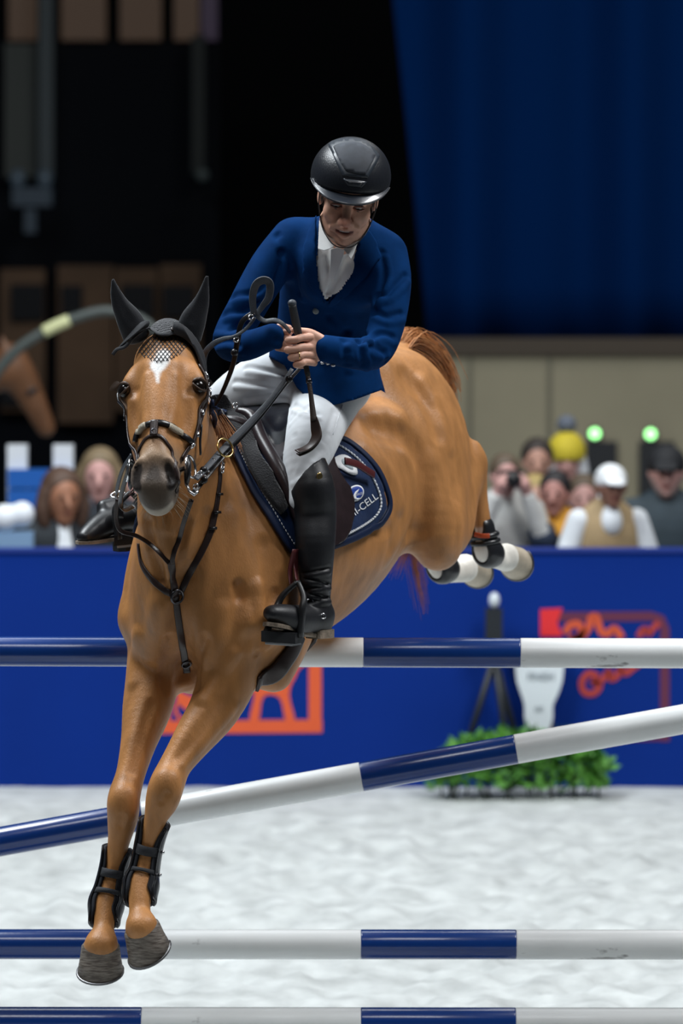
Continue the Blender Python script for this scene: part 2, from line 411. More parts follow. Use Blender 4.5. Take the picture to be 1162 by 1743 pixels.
# breast muscles
for sd in (1, -1):
    hf.chain([(B(.02, .085*sd, .06), .09, .10), (B(-.045, .095*sd, -.10), .105, .10), (B(.0, .085*sd, -.24), .085, .085), (B(.10, .07*sd, -.33), .06, .06)], k=.035)
    # shoulder: blade and upper arm
    hf.chain([(B(.36, .14*sd, .26), .05, .10, Lt), (B(.24, .195*sd, .12), .07, .13, Lt), (B(.12, .205*sd, -.03), .085, .13, Lt), (B(.03, .195*sd, -.12), .085, .11, Lt)], k=.06)
    hf.chain([(B(.28, .20*sd, .0), .07, .12, Lt), (B(.25, .205*sd, -.15), .075, .13, Lt), (B(.09, .19*sd, -.28), .07, .10, Lt)], k=.05)
# near (left) foreleg
K1 = lambda x, y, Y, a, b=None: (P(x, y, Y), a, b or a, V(1, 0, 0))
LF = [(B(.03, .195, -.10), .095, .11, V(1, 0, 0)), K1(398, 1090, 14.22, .10, .12), K1(388, 1150, 14.22, .095, .11), K1(365, 1205, 14.17, .080, .095), K1(330, 1255, 14.1, .062, .080), K1(300, 1300, 14.04, .050, .060), K1(284, 1335, 14.0, .055, .058), K1(276, 1362, 13.99, .052, .052), K1(265, 1392, 14.0, .036, .042), K1(254, 1435, 14.02, .029, .040), K1(246, 1478, 14.02, .031, .044), K1(240, 1505, 14.0, .041, .047), K1(238, 1530, 13.97, .036, .042), K1(238, 1555, 13.94, .034, .038), K1(241, 1578, 13.90, .052, .050)]
hf.chain(LF, k=.03, sub=5)
# off (right) foreleg
RF = [(B(.03, -.195, -.10), .09, .11, V(1, 0, 0)), K1(262, 1090, 14.38, .085, .11), K1(260, 1150, 14.36, .086, .11), K1(250, 1205, 14.30, .078, .095), K1(236, 1262, 14.22, .057, .075), K1(222, 1318, 14.15, .046, .06), K1(211, 1358, 14.1, .051, .056), K1(209, 1390, 14.09, .049, .05), K1(203, 1428, 14.1, .036, .042), K1(195, 1470, 14.11, .029, .040), K1(187, 1510, 14.10, .032, .045), K1(181, 1538, 14.08, .041, .047), K1(178, 1562, 14.05, .034, .040), K1(176, 1585, 14.02, .034, .038), K1(172, 1610, 13.98, .055, .052)]
hf.chain(RF, k=.03, sub=5)
for (x, y, Y) in ((284, 1340, 13.955), (210, 1368, 14.055)):           # knee caps
    hf.ell(P(x, y, Y), (.043, .03, .055), k=.03)
# hindquarters: thigh, stifle, gaskin, hock, cannon
def hind(sd, hock, fet, past, hoofp, st=(1.15, .275, -.20)):
    hf.chain([(B(1.40, .12*sd, .17), .11, .13, Lt), (B(1.36, .175*sd, .02), .125, .20, Lt), (B(1.25, .225*sd, -.10), .115, .19, Lt), (B(st[0], st[1]*sd, st[2]), .095, .125, Lt), (B(st[0]-.02, (st[1]+.01)*sd, st[2]-.075), .07, .08, Lt)], k=.09, sub=5)
    hf.chain([(B(1.50, .10*sd, .10), .09, .10, Lt), (B(1.53, .145*sd, -.05), .085, .12, Lt), (B(1.45, .19*sd, -.17), .075, .11, Lt)], k=.06)
    s0 = B(st[0]+.01, st[1]*sd, st[2]-.06)
    hf.chain([(s0, .07, .08, Lt), (s0.lerp(hock, .35)-Up*.045, .068, .09, Lt), (s0.lerp(hock, .7)-Up*.02, .05, .07, Lt), (hock, .042, .058, Lt)], k=.04)
    back = (BK*.8+Up*.6).normalized()
    hf.chain([(hock+Up*.045+BK*.01, .026, .032, Lt), (hock, .04, .052, Lt), (hock.lerp(fet, .2), .036, .044, Lt), (hock.lerp(fet, .45), .028, .036, Lt), (hock.lerp(fet, .8), .029, .038, Lt), (fet, .041, .046, Lt), (past, .034, .038, Lt), (hoofp, .05, .05, Lt)], k=.02)
HL = dict(hock=P(806, 785, 15.50), fet=P(828, 938, 15.52), past=P(850, 951, 15.58), hoofp=P(860, 949, 15.62))
HR = dict(hock=B(1.60, -.13, -.12), fet=P(750, 966, 15.72), past=P(778, 973, 15.78), hoofp=P(791, 967, 15.83))
hind(1, **HL); hind(-1, **HR, st=(1.18, .26, -.18))
hf.chain([(B(1.20, .12, .31), .05, .08, Lt), (B(1.34, .09, .27), .08, .08, Lt), (B(1.48, .05, .22), .06, .07, Lt)], k=.10)
hf.chain([(B(1.20, -.12, .31), .05, .08, Lt), (B(1.34, -.09, .27), .08, .08, Lt), (B(1.48, -.05, .22), .06, .07, Lt)], k=.10)
hf.chain([(B(1.46, 0, .24), .05, .05), (B(1.53, 0, .265), .042, .042), (B(1.60, 0, .27), .034, .034)], k=.05)               # dock
# head
hO = P(275, 575, 13.93); hE = P(260, 842, 13.62); hA = (hE-hO).normalized(); hL = V(.985, -.17, 0); hL = (hL-hA*hL.dot(hA)).normalized(); hB = hA.cross(hL).normalized()
if hB.y < 0: hB = -hB
def H(t, l, b): return hO+hA*t+hL*l+hB*b
HS = [(-.01, .075, .125, .085), (.05, .098, .118, .105), (.11, .112, .128, .125), (.18, .113, .145, .145), (.25, .107, .14, .14), (.31, .09, .118, .118), (.37, .072, .098, .097), (.43, .063, .084, .082), (.475, .064, .078, .074), (.508, .062, .078, .068), (.532, .050, .080, .056)]
hf.chain([(H(t, 0, b), w_, d_, hL) for t, w_, b, d_ in HS], k=.05, sub=5)
for sd in (1, -1):
    hf.chain([(H(.09, .088*sd, .065), .022, .022), (H(.125, .104*sd, .062), .026, .026), (H(.16, .112*sd, .075), .024, .024)], k=.04)                 # brow
    hf.chain([(H(.16, .088*sd, .16), .03, .06, hL), (H(.25, .082*sd, .20), .03, .075, hL), (H(.33, .06*sd, .17), .03, .05, hL)], k=.05)  # cheek
    hf.chain([(H(.20, .085*sd, .05), .018, .018), (H(.26, .088*sd, .075), .016, .016), (H(.32, .078*sd, .08), .014, .014)], k=.03)  # cheek crest
    hf.chain([(H(.435, .024*sd, .010), .013, .018), (H(.452, .045*sd, .004), .016, .020), (H(.485, .060*sd, .014), .016, .022), (H(.515, .052*sd, .026), .015, .02)], k=.02)   # nostril rim
    hf.chain([(H(.455, .040*sd, -.010), .008, .016), (H(.478, .050*sd, -.006), .0115, .028), (H(.505, .056*sd, .004), .0125, .028), (H(.522, .050*sd, .010), .008, .016)], k=.005, op='sub')
hf.chain([(H(.10, 0, .016), .05, .03, hL), (H(.20, 0, .010), .038, .028, hL), (H(.32, 0, .008), .028, .026, hL), (H(.42, 0, .012), .026, .024, hL)], k=.05)  # nasal bone
hf.chain([(H(.47, 0, .03), .035, .03, hL), (H(.515, 0, .025), .046, .024, hL), (H(.535, 0, .045), .042, .022, hL)], k=.02)        # upper lip
hf.chain([(H(.505, 0, .088), .036, .028, hL), (H(.530, 0, .086), .030, .020, hL)], k=.015)        # chin
hv, hF = hf.mesh(3)
# sculpt: muscle grooves, hollows and bulges
hTree0 = bvh(hv, hF)
def groove(px, r, amt):
    global hv
    pts = []
    for q in px:
        p = cast(hTree0, *q)[0]
        if p is not None: pts.append(p)
    if len(pts) > 1: hv = brush(hv, hF, [tuple(p) for p in cr(pts, None, 4)[0]], r, amt)
groove([(318, 985), (306, 1050), (312, 1100), (318, 1150)], .06, -.034)
groove([(250, 890), (258, 935), (275, 985)], .035, -.014); groove([(318, 890), (306, 940), (298, 985)], .03, -.012); groove([(284, 880), (288, 930), (292, 980)], .035, .010)
groove([(405, 1000), (408, 1014)], .035, -.014); groove([(440, 1000), (452, 1050), (452, 1100)], .04, .012); groove([(398, 1112), (372, 1150), (345, 1190)], .035, .012); groove([(350, 1090), (338, 1130), (335, 1170)], .035, -.014)
groove([(270, 1030), (262, 1080), (258, 1120)], .06, .012); groove([(235, 1080), (228, 1120), (225, 1160)], .04, .010); groove([(290, 1090), (285, 1130), (280, 1170)], .035, -.012)
groove([(620, 760), (660, 800), (680, 860)], .05, .010); groove([(600, 860), (640, 900), (660, 900)], .04, -.008); groove([(690, 640), (720, 680), (745, 740)], .05, -.010); groove([(720, 650), (750, 700), (768, 760)], .05, .010)
groove([(352, 880), (335, 940), (312, 985)], .045, -.014)
groove([(398, 880), (420, 960), (432, 1020), (425, 1060)], .06, .010)
groove([(452, 930), (462, 990), (452, 1050), (428, 1090)], .05, -.012)
groove([(380, 1040), (365, 1100), (345, 1150)], .05, .012)
groove([(470, 1010), (452, 1070), (440, 1110)], .03, -.010)
groove([(372, 1195), (335, 1248), (306, 1290)], .032, -.007)
groove([(398, 1205), (345, 1268), (312, 1300)], .03, .006)
groove([(258, 1200), (238, 1262), (226, 1312)], .03, -.006)
groove([(640, 705), (655, 700), (675, 712)], .07, .016)
groove([(640, 730), (690, 748), (718, 790), (722, 850), (708, 900)], .07, -.020)
groove([(690, 770), (706, 830), (690, 890), (660, 950)], .05, .008)
groove([(752, 700), (772, 770), (775, 840)], .06, -.008)
groove([(735, 790), (748, 870), (752, 940)], .07, .010)
groove([(560, 900), (610, 950), (640, 960)], .10, .008)
groove([(283, 1352), (275, 1365)], .02, -.006); groove([(208, 1392), (204, 1405)], .02, -.005)
groove([(232, 668), (230, 700), (238, 735)], .03, -.006); groove([(322, 668), (322, 700), (312, 740)], .03, -.006); groove([(248, 640), (244, 690), (246, 725)], .022, .004); groove([(300, 640), (300, 690), (292, 725)], .022, .004)
hTree0 = bvh(hv, hF)
# coat pattern: white star, grey-brown muzzle, white hind socks
pxv = CX+hv[:, 0]*FPX/hv[:, 1]; pyv = YH+(HCAM-hv[:, 2])*FPX/hv[:, 1]
cols = np.tile(np.array([.44, .200, .068]), (len(hv), 1))
bs, bl, bu = body_coords(hv)
def tint(w_, c):
    global cols
    cols = cols*(1-w_[:, None])+np.array(c)*w_[:, None]
sm = lambda x: np.clip(x, 0, 1)**2*(3-2*np.clip(x, 0, 1))
hr = hv-np.array(hO); ht, hl, hbk = hr @ np.array(hA), hr @ np.array(hL), hr @ np.array(hB)
inhead = (hv[:, 1] < 14.02) & (hv[:, 2] > 1.95)
tint(sm((ht-.33)/.10)*(inhead & (hbk < .16)), (.34, .225, .14))
tint(sm((ht-.43)/.05)*(inhead & (hbk < .16)), (.20, .155, .125))
tint(sm(((.012+(ht-.44)*.32)-np.abs(hl))/.014)*sm((ht-.445)/.03)*(inhead & (hbk < .06)), (.060, .043, .032))
tint(.7*sm((ht-.50)/.03)*inhead*(hbk < .14), (.15, .115, .085)); tint(.8*sm((ht-.543)/.010)*sm((hbk-.058)/.012)*inhead*(hbk < .15), (.50, .45, .37))  # darker lips, then a paler tint along the chin rim
for sd in (1, -1):
    nd = seg_d(hv, [H(.458, .042*sd, .010), H(.480, .051*sd, .012), H(.505, .056*sd, .016), H(.520, .050*sd, .02)]); tint(sm((.0195-nd)/.006), (.032, .025, .022))
    ed = np.linalg.norm(hv-np.array(H(.152, .118*sd, .060)), axis=1); tint(sm((.046-ed)/.030), (.045, .022, .012))
star = [(268, 598), (281, 594), (290, 600), (288, 616), (280, 628), (272, 634), (270, 652), (267, 653), (264, 636), (256, 626), (256, 618), (264, 610)]
cand = np.where(inhead & (hbk < .08))[0]
ins = np.zeros(len(hv))
for i in cand:
    if 250 < pxv[i] < 296 and 588 < pyv[i] < 660: ins[i] = sum(inpoly(pxv[i]+a, pyv[i]+b, star) for a in (-2, 0, 2) for b in (-2, 0, 2))/9
tint(ins*1.0, (.86, .86, .85))
for q in (HL, HR):
    d = hv-np.array(q['hock']); ax = (q['fet']-q['hock']); tt = d @ np.array(ax)/ax.length_squared
    nr = seg_d(hv, [q['hock'].lerp(q['fet'], .6), q['fet'], q['past'], q['hoofp']]) < .075
    tint(sm((tt-.70)/.05)*nr, (.80, .77, .70))
bs, bl, bu = body_coords(hv)
m_coat = mat('chestnut_coat', (.4, .17, .05), .46, var=.22, scale=22, bump=.32, bscale=230, attr='Col', spec=.36, stretch=(1, 1, .4))
horse = empty('horse', B(.8, 0, -.3), 'chestnut horse with a white star landing over the blue and white poles', 'horse')
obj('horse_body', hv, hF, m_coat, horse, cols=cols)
hT = hTree0
def sdist(tree, p):
    q, n, _, d = tree.find_nearest(p); return (d if (p-q).dot(n) > 0 else -d), q, n
def press(v, off=.002, tree=None, offs=None, lim=.12):
    """surface that lies against the horse (or another tree): whatever would sink in is pressed flat against it"""
    v = np.array(v, float); tree = tree or hT; lo_, hi_ = hv.min(0)-.05, hv.max(0)+.05
    for i in range(len(v)):
        p = Vector(v[i]); d, q, n = sdist(tree, p); o = offs(q, off) if offs else off
        if -lim < d < o: v[i] = q+n*o
    return v
def out(px, py, Y, gap, tree=None, step=-.004):
    """a point seen at a pixel, brought clear of the horse by a gap"""
    for _ in range(150):
        p = P(px, py, Y)
        if sdist(tree or hT, p)[0] >= gap: break
        Y += step
    return p
# eyes
m_eye = mat('horse_eye', (.008, .005, .004), .16, spec=.5); m_lid = mat('horse_eyelid', (.05, .026, .014), .5)
for sd in (1, -1):
    c = H(.155, .112*sd, .050); nrm = (hL*.72*sd-hB*.69).normalized(); M = Matrix((hL.cross(nrm).normalized(), nrm.cross(hL.cross(nrm)).normalized(), nrm)).transposed()
    e = MB().blob(c+nrm*.006, .023, .021, .018, M, 18, 12).build('eye', m_eye, horse)
    lid = MB()
    up_ = (-hA+hL*.15*sd).normalized(); sidev = nrm.cross(up_).normalized()
    for top, ra in ((1, .0065), (-1, .0035)):
        pts = []
        for k in range(9):
            a = math.pi*k/8; pts.append(c+sidev*math.cos(a)*.026+up_*top*math.sin(a)*(.0165 if top > 0 else .017)+nrm*(.008+.010*math.sin(a)))
        lid.tube(pts, [ra*.5]+[ra*.8]+[ra]*5+[ra*.8]+[ra*.5], 8)
    lid.build('eyelid', m_lid, e)
    lash = MB()
    for k in range(14):
        a = math.pi*(.15+.7*k/13); b0 = c+sidev*math.cos(a)*.026+up_*(math.sin(a)*.016)+nrm*.02
        lash.tube([b0, b0+nrm*.014-hA*-.006, b0+nrm*.026+hA*.004], [.0009, .0007, .0003], 4)
    lash.build('eyelashes', m_lid, e)
# hooves
m_hoof = mat('fore_hoof_horn', (.085, .065, .052), .5, var=.45, scale=30, bump=.5, bscale=60, stretch=(1, 1, 7), col2=(.22, .19, .16))
m_hoof2 = mat('hind_hoof_horn', (.50, .43, .33), .5, var=.15, scale=30, bump=.3)
m_shoe = mat('steel_shoe', (.16, .16, .165), .4, 1)
def hoof(c0, up, fwd, r0, r1, h, m):
    up = up.normalized(); fwd = (fwd-up*fwd.dot(up)).normalized(); sd = up.cross(fwd).normalized(); mb = MB(); n = 28; rings = []
    prof = [(.12, .86, 0), (.0, 1.0, 0), (-.10, 1.015, .02), (-.5, 1.08, .26), (-1.0, 1.19, .50)]
    for t, s_, sh in prof:
        R = []
        for i in range(n):
            a = 2*math.pi*i/n; f, d = math.cos(a), math.sin(a)
            hh = t*h*(1-.28*(1-f)/2*(1 if t < 0 else 0))
            q = .92 if f > 0 else .86
            R.append(c0+up*hh+fwd*(f*q*r0*s_+sh*r0*.9*(1 if f > 0 else .75))+sd*d*r0*s_*(1-.06*max(0, -f)))
        rings.append(R)
    vs = [p for R in rings for p in R]; fs = []
    for j in range(len(prof)-1):
        for i in range(n): fs.append((j*n+i, (j+1)*n+i, (j+1)*n+(i+1) % n, j*n+(i+1) % n))
    fs.append(tuple(range(n))); k = (len(prof)-1)*n; fs.append(tuple(k+i for i in range(n))[::-1]); mb.add(vs, fs)
    o = mb.build('hoof', m, horse)
    bot = rings[-1]; sh = MB(); cen = sum(bot, V(0, 0, 0))/n
    pts = [bot[(i+5-14) % n].lerp(cen, .07)-up*.003 for i in range(n-9)]
    sh.ribbon(pts, [up]*len(pts), .018, .006); sh.build('horseshoe', m_shoe, o)
hoof(P(171, 1610, 13.985), V(-.03, -.30, .95), V(-.12, -1, 0), .060, .07, .083, m_hoof)
hoof(P(241, 1580, 13.91), V(-.40, -.33, .84), V(-.45, -1, 0), .060, .07, .083, m_hoof)
for q in (HL, HR):
    dr = (q['hoofp']-q['past']).normalized(); hoof(q['hoofp']+dr*.01, (-dr+V(0, 0, .1)), V(.35, -.1, -1), .052, .06, .07, m_hoof2)
# tail, mane, whiskers
m_hair = mat('chestnut_hair', (.44, .185, .062), .45, var=.35, scale=40, spec=.5); m_tail = mat('tail_hair', (.30, .10, .045), .5, var=.35, scale=40)
def strands(name, m, paths, n, spread, r0, parent, taper=.25, cutrange=(.6, 1.), seg=4):
    mb = MB()
    for k in range(n):
        pth = paths[k % len(paths)]; ph = rng.normal(0, 1, 3); pts = []
        for i, p in enumerate(pth):
            f = i/(len(pth)-1); sp = spread[0]+(spread[1]-spread[0])*f; pts.append(Vector(p)+Vector(ph)*sp+Vector(rng.normal(0, .12, 3))*sp)
        L_ = cr(pts, None, seg)[0]; e = max(3, int(len(L_)*rng.uniform(*cutrange))); L_ = L_[:e]
        mb.tube(L_, [r0*(1-(1-taper)*i/(e-1)) for i in range(e)], 4, cap=False)
    return tag(mb.build(name, m, parent), kind='stuff')
dk = B(1.56, 0, .275)
strands('tail', m_hair, [[dk, P(692, 578, 15.58), P(726, 596, 15.7), P(750, 634, 15.78), P(758, 690, 15.82), P(752, 760, 15.85)],
                         [dk, P(688, 592, 15.58), P(722, 612, 15.7), P(744, 650, 15.76), P(752, 705, 15.8)],
                         [dk, P(700, 574, 15.6), P(740, 600, 15.72), P(762, 645, 15.8), P(766, 672, 15.82)]], 620, (.014, .022), .0022, horse, cutrange=(.62, 1))
strands('tail_end', m_tail, [[P(752, 740, 15.95), P(730, 850, 16.0), P(705, 930, 16.0), P(712, 990, 16.0), P(722, 1048, 16.0)], [P(752, 740, 15.95), P(720, 850, 16.0), P(690, 930, 16.0), P(672, 985, 16.0)]], 150, (.016, .016), .0015, horse, cutrange=(.75, 1))
cr1 = [P(345, 640, 14.22), P(356, 690, 14.25), P(368, 735, 14.28)]
strands('mane', m_hair, [[P(362, 705, 14.34), P(372, 725, 14.30), P(383, 745, 14.27), P(388, 765, 14.26)], [P(352, 690, 14.33), P(360, 715, 14.30), P(366, 740, 14.26), P(368, 762, 14.25)], [P(372, 715, 14.36), P(384, 735, 14.32), P(394, 752, 14.29), P(400, 770, 14.28)]], 240, (.010, .014), .0018, horse, cutrange=(.6, 1))
m_wh = mat('whisker', (.45, .36, .25), .5)
wb = MB()
for k in range(60):
    a = rng.uniform(0, 2*math.pi); p, n = snap(hT, H(rng.uniform(.50, .56), .05*math.cos(a), .085+.05*math.sin(a))); d = (n+hA*.5+Vector(rng.normal(0, .25, 3))).normalized()
    if n.y < -.45: continue
    L_ = rng.uniform(.02, .055); wb.tube([p, p+d*L_*.5, p+d*L_+hA*.006], [.0006, .0004, .0002], 3)
tag(wb.build('whiskers', m_wh, horse), kind='stuff')
# ------------------------------------------------------------------ tack
m_black = mat('black_fabric', (.010, .012, .017), .75, var=.2, scale=30, bump=.2, bscale=300, sheen=.2)
m_croch = mat('black_crochet', (.016, .018, .024), .7, bump=1.0, weave=190, sheen=.35)
m_leath = mat('dark_brown_leather', (.030, .017, .015), .36, var=.25, scale=40, bump=.12, bscale=220)
m_leath2 = mat('black_leather', (.010, .010, .012), .30, var=.2, scale=40, bump=.10, bscale=220)
m_rubber = mat('grey_rubber_rein', (.055, .065, .080), .45, var=.2, scale=60, bump=.3, bscale=400)
m_steel = mat('polished_steel', (.75, .76, .78), .18, 1); m_brass = mat('brass', (.75, .55, .22), .22, 1)
m_gunm = mat('gunmetal', (.10, .10, .11), .3, 1)
# ear bonnet
bon = empty('ear_bonnet', H(-.02, 0, .12), 'black crocheted ear bonnet on the head of the jumping horse', 'ear bonnet')
ef = Field((-.80, 13.80, 2.36), (-.33, 14.30, 2.76), .0042)
for pts, ux in ((((232, 572), (220, 544), (205, 519), (197, 498), (192, 476)), V(.95, 0, .3)), (((320, 572), (329, 544), (341, 518), (347, 498), (352, 470)), V(.95, 0, -.3))):
    rr = (.043, .041, .028, .018, .006)
    ef.chain([(P(x, y, 14.03-.008*i), rr[i], rr[i]*.55, ux) for i, (x, y) in enumerate(pts)], k=.02, sub=5)
ef.chain([(P(222, 548, 13.985), .022, .014, V(.9, 0, .45)), (P(204, 515, 13.985), .013, .012, V(.9, 0, .45)), (P(195, 490, 13.985), .005, .006, V(.9, 0, .45))], k=.012, op='sub')
ef.chain([(P(330, 546, 13.985), .022, .014, V(.9, 0, -.45)), (P(345, 515, 13.985), .013, .012, V(.9, 0, -.45)), (P(351, 488, 13.985), .005, .006, V(.9, 0, -.45))], k=.012, op='sub')
ev, eF = ef.mesh(2)
obj('ear_sleeves', ev, eF, m_black, bon)
cf = Field((-.80, 13.80, 2.30), (-.33, 14.36, 2.66), .005)
cf.chain([(H(-.085, 0, .135), .04, .06, hL), (H(-.05, 0, .128), .075, .10, hL), (H(.0, 0, .120), .096, .108, hL), (H(.05, 0, .118), .111, .121, hL), (H(.11, 0, .128), .124, .138, hL), (H(.16, 0, .142), .126, .150, hL)], k=0, sub=5)
cv, cF = cf.mesh(2)
low = spline2([(160, 640), (190, 601), (199, 594), (213, 590), (226, 575), (240, 563), (252, 558), (262, 563), (272, 570), (285, 571), (298, 568), (315, 576), (330, 592), (339, 612), (347, 637), (352, 660), (420, 680)], 4)
lx = np.array([q[0] for q in low]); ly = np.array([q[1] for q in low])
cpx = CX+cv[:, 0]*FPX/cv[:, 1]; cpy = YH+(HCAM-cv[:, 2])*FPX/cv[:, 1]
rel = (cv-np.array(hO)); cb = rel @ np.array(hB); ct = rel @ np.array(hA)
keepv = np.where(cb < .16, cpy < np.interp(cpx, lx, ly), ct < .04)
keepv &= np.array([sdist(hT, Vector(p))[0] > -.025 for p in cv])
cv2, cF2 = trim(cv, cF, keepv, lx, ly); cv2 = press(cv2, .003)
obj('bonnet_cap', cv2, cF2, m_croch, bon)
cT = bvh(cv, cF)
pp = MB()
pts = [(cast(cT, x, y, .004)[0] or P(x, y, 13.97)) for x, y in spline2([(192, 604), (199, 595), (213, 590), (226, 575), (240, 563), (252, 558), (262, 563), (272, 570), (285, 571), (298, 568), (315, 576), (330, 592), (339, 612), (347, 637)], 4)]
pts = [p for p in pts if p is not None]
nn = [V(0, -1, .5)]*len(pts)
pp.ribbon(pts, nn, .011, .005); pp.build('bonnet_edging', m_black, bon)
for px_ in ([(192, 604), (200, 594), (213, 589), (226, 574), (240, 562), (252, 557), (254, 546), (240, 548), (226, 562), (212, 578), (202, 590)], [(296, 567), (315, 575), (330, 591), (339, 611), (347, 637), (352, 632), (349, 608), (340, 586), (326, 566), (310, 552), (296, 548)]):
    mbv = MB(); mbv.prism([P(x, y, 13.935+.0006*abs(x-273)) for x, y in closed2(px_, 2)], V(0, 0, 0), V(0, .010, 0)); mbv.build('bonnet_veil', m_black, bon)
net = MB()
for d in (-1, 1):
    for k in range(26):
        x0 = 190+k*7; pt = []
        for j in range(24):
            y = 560+j*2.6; x = x0+d*(y-590)*.8
            e = np.interp(x, lx, ly)
            if e-4 < y < 618-((x-272)/42)**2*22 and 210 < x < 336:
                p, n = cast(hT, x, y, .002)
                if p is not None: pt.append(p)
        if len(pt) > 2: net.tube(pt, .0013, 4)
tag(net.build('bonnet_net', m_black, bon), kind='stuff')
# bridle
br = empty('bridle', H(.3, 0, .02), 'dark leather bridle with a padded noseband on the jumping horse', 'bridle')
def hd(t, l, b): return H(t, l, b)
b1 = MB(); strap(b1, hT, [(232, 752), (238, 735), (250, 724), (264, 720), (280, 722), (297, 730), (314, 744), (326, 755)], .017, .010); nb = b1.build('noseband', m_leath2, br)
m_rawh = mat('pale_rawhide', (.50, .44, .34), .6, bump=.8, bscale=300)
b1 = MB(); strap(b1, hT, [(236, 737), (243, 729), (250, 724)], .018, .014); strap(b1, hT, [(286, 726), (297, 732), (306, 738)], .018, .014); b1.builds('noseband_wrap', m_rawh, nb)
b1 = MB(); strap(b1, hT, [(264, 718), (263, 730), (262, 744)], .024, .014); b1.build('noseband_loop', m_leath, nb)
b1 = MB(); b1.ring(cast(hT, 263, 737, .012)[0], (0, -1, .4), .008, .0025); b1.build('noseband_ring', m_gunm, nb)
b1 = MB()
strap(b1, hT, [(263, 740), (250, 746), (242, 756), (236, 772), (231, 795)], .010, .005); strap(b1, hT, [(263, 740), (275, 745), (284, 756), (292, 772), (298, 795), (302, 815), (300, 838)], .011, .006); b1.builds('flash_strap', m_leath, br)
b1 = MB()
for l0, w_ in ((.0, .016), (.012, .011)):
    strap(b1, hT, [H(.07, .11, .06+l0), H(.14, .13, .075+l0*2), H(.20, .13, .085+l0*2), H(.27, .12, .09+l0), H(.34, .09, .09), H(.40, .075, .07)], w_, .005, off=.006)
b1.builds('cheekpiece', m_leath, br)
b1 = MB()
strap(b1, hT, [H(.07, -.11, .10), H(.16, -.13, .115), H(.24, -.125, .10), H(.31, -.10, .09), H(.37, -.08, .07), H(.41, -.075, .06)], .014, .005, off=.005)
b1.build('cheekpiece', m_leath, br)
b1 = MB(); strap(b1, cT, [(352, 636), (346, 612), (336, 590), (320, 574), (303, 566), (290, 565)], .013, .006, off=.012); b1.build('browband', m_leath, br)
b1 = MB()
for q, R in ((H(.10, .128, .075), .012), (H(.155, .135, .085), .013), (H(.345, .098, .085), .009)):
    p, n = snap(hT, q, .012); b1.ring(p, n, R, .0028, sx=.7)
for q in (H(.13, .132, .085), H(.22, .128, .095), H(.30, .108, .09)):
    p, n = snap(hT, q, .010); b1.box(p, .008, .018, .010, Matrix((n.cross(hA).normalized(), hA, n)).transposed())
b1.builds('bridle_buckle', m_steel, br)
b1 = MB()
bitR = H(.425, .085, .075); bitL = H(.425, -.085, .075)
for c, s_ in ((bitR, 1), (bitL, -1)):
    b1.ring(c+hL*.012*s_, hL+hB*-.3*s_, .034, .0042, 24)
b1.tube([bitL, H(.45, -.04, .07), H(.455, 0, .07), H(.45, .04, .07), bitR], .007, 8)
b1.tube([bitR+hA*.05, bitR+hA*.085+hL*.012, bitR+hA*.10+hL*.028, bitR+hA*.088+hL*.040], [.004, .005, .005, .004], 8)
b1.builds('bit_piece', m_steel, br)
b1 = MB(); M = Matrix((hA, hA.cross(hL+hB*.25).normalized(), (hL+hB*.25).normalized())).transposed()
b1.blob(H(.44, .088, .078), .048, .046, .011, M, 22, 8); b1.build('bit_guard', m_leath2, br)
b1 = MB(); b1.blob(H(.44, -.088, .085), .046, .044, .011, M, 22, 8); b1.build('bit_guard', m_leath2, br)
b1 = MB(); strap(b1, hT, [H(.26, .118, .10), H(.31, .10, .13), H(.33, .09, .155)], .010, .004, off=.012); b1.build('strap_end', m_leath2, br)
b1 = MB(); strap(b1, hT, [H(.13, -.125, .08), H(.19, -.128, .07), H(.25, -.124, .065)], .011, .006, off=.010); b1.build('strap_end', m_leath2, br)
# reins
rn = empty('reins', P(383, 760, 14.1), 'dark rubber reins running from the bit to the hands of the rider', 'reins')
def rib(name, pts, wd, th, m, parent, n0=(0, -1, .35), sub=6, twist=None):
    ps = [P(*q) if not isinstance(q, Vector) else q for q in pts]; ns = [Vector(n0) if not twist else Vector(twist[i]) for i in range(len(ps))]
    mb = MB(); mb.ribbon(ps, ns, wd, th, sub); return mb.build(name, m, parent)
rib('rein', [(333, 815, 13.80), (355, 792, 13.9), (382, 762, 14.0), (432, 712, 14.07), (470, 668, 14.12), (497, 628, 14.16)], [.018, .019, .021, .020, .015, .012], .005, m_rubber, rn)
rib('rein', [(330, 838, 13.84), (352, 810, 13.93), (384, 772, 14.04), (440, 712, 14.12), (485, 655, 14.17), (512, 625, 14.2)], [.016, .017, .015, .013, .011, .010], .004, m_leath2, rn)
rib('rein', [(226, 785, 13.72), (214, 815, 13.80), (205, 850, 13.9), (210, 868, 14.0), (226, 862, 14.08)], .014, .004, m_leath2, rn)
rib('rein', [(223, 775, 13.74), (208, 800, 13.85), (198, 838, 13.98), (200, 850, 14.1)], .012, .004, m_rubber, rn)
rib('rein', [(356, 704, 14.30), (376, 672, 14.22), (396, 622, 14.16), (404, 580, 14.12), (412, 548, 14.1), (432, 532, 14.1)], [.012, .013, .016, .018, .017, .016], .004, m_leath2, rn, (-.3, -1, .2))
rib('rein', [(346, 700, 14.28), (345, 640, 14.22), (348, 604, 14.18), (362, 586, 14.14), (380, 577, 14.12), (400, 572, 14.1), (420, 558, 14.1), (434, 540, 14.1)], [.02, .02, .02, .018, .014, .010, .010, .010], .004, m_rubber, rn, (-.2, -1, .3))
lp = [(432, 534, 14.1), (430, 505, 14.09), (436, 484, 14.08), (449, 477, 14.08), (459, 484, 14.09), (457, 506, 14.1), (446, 522, 14.11), (438, 536, 14.11), (450, 546, 14.11), (468, 545, 14.1), (482, 552, 14.1), (494, 566, 14.12)]
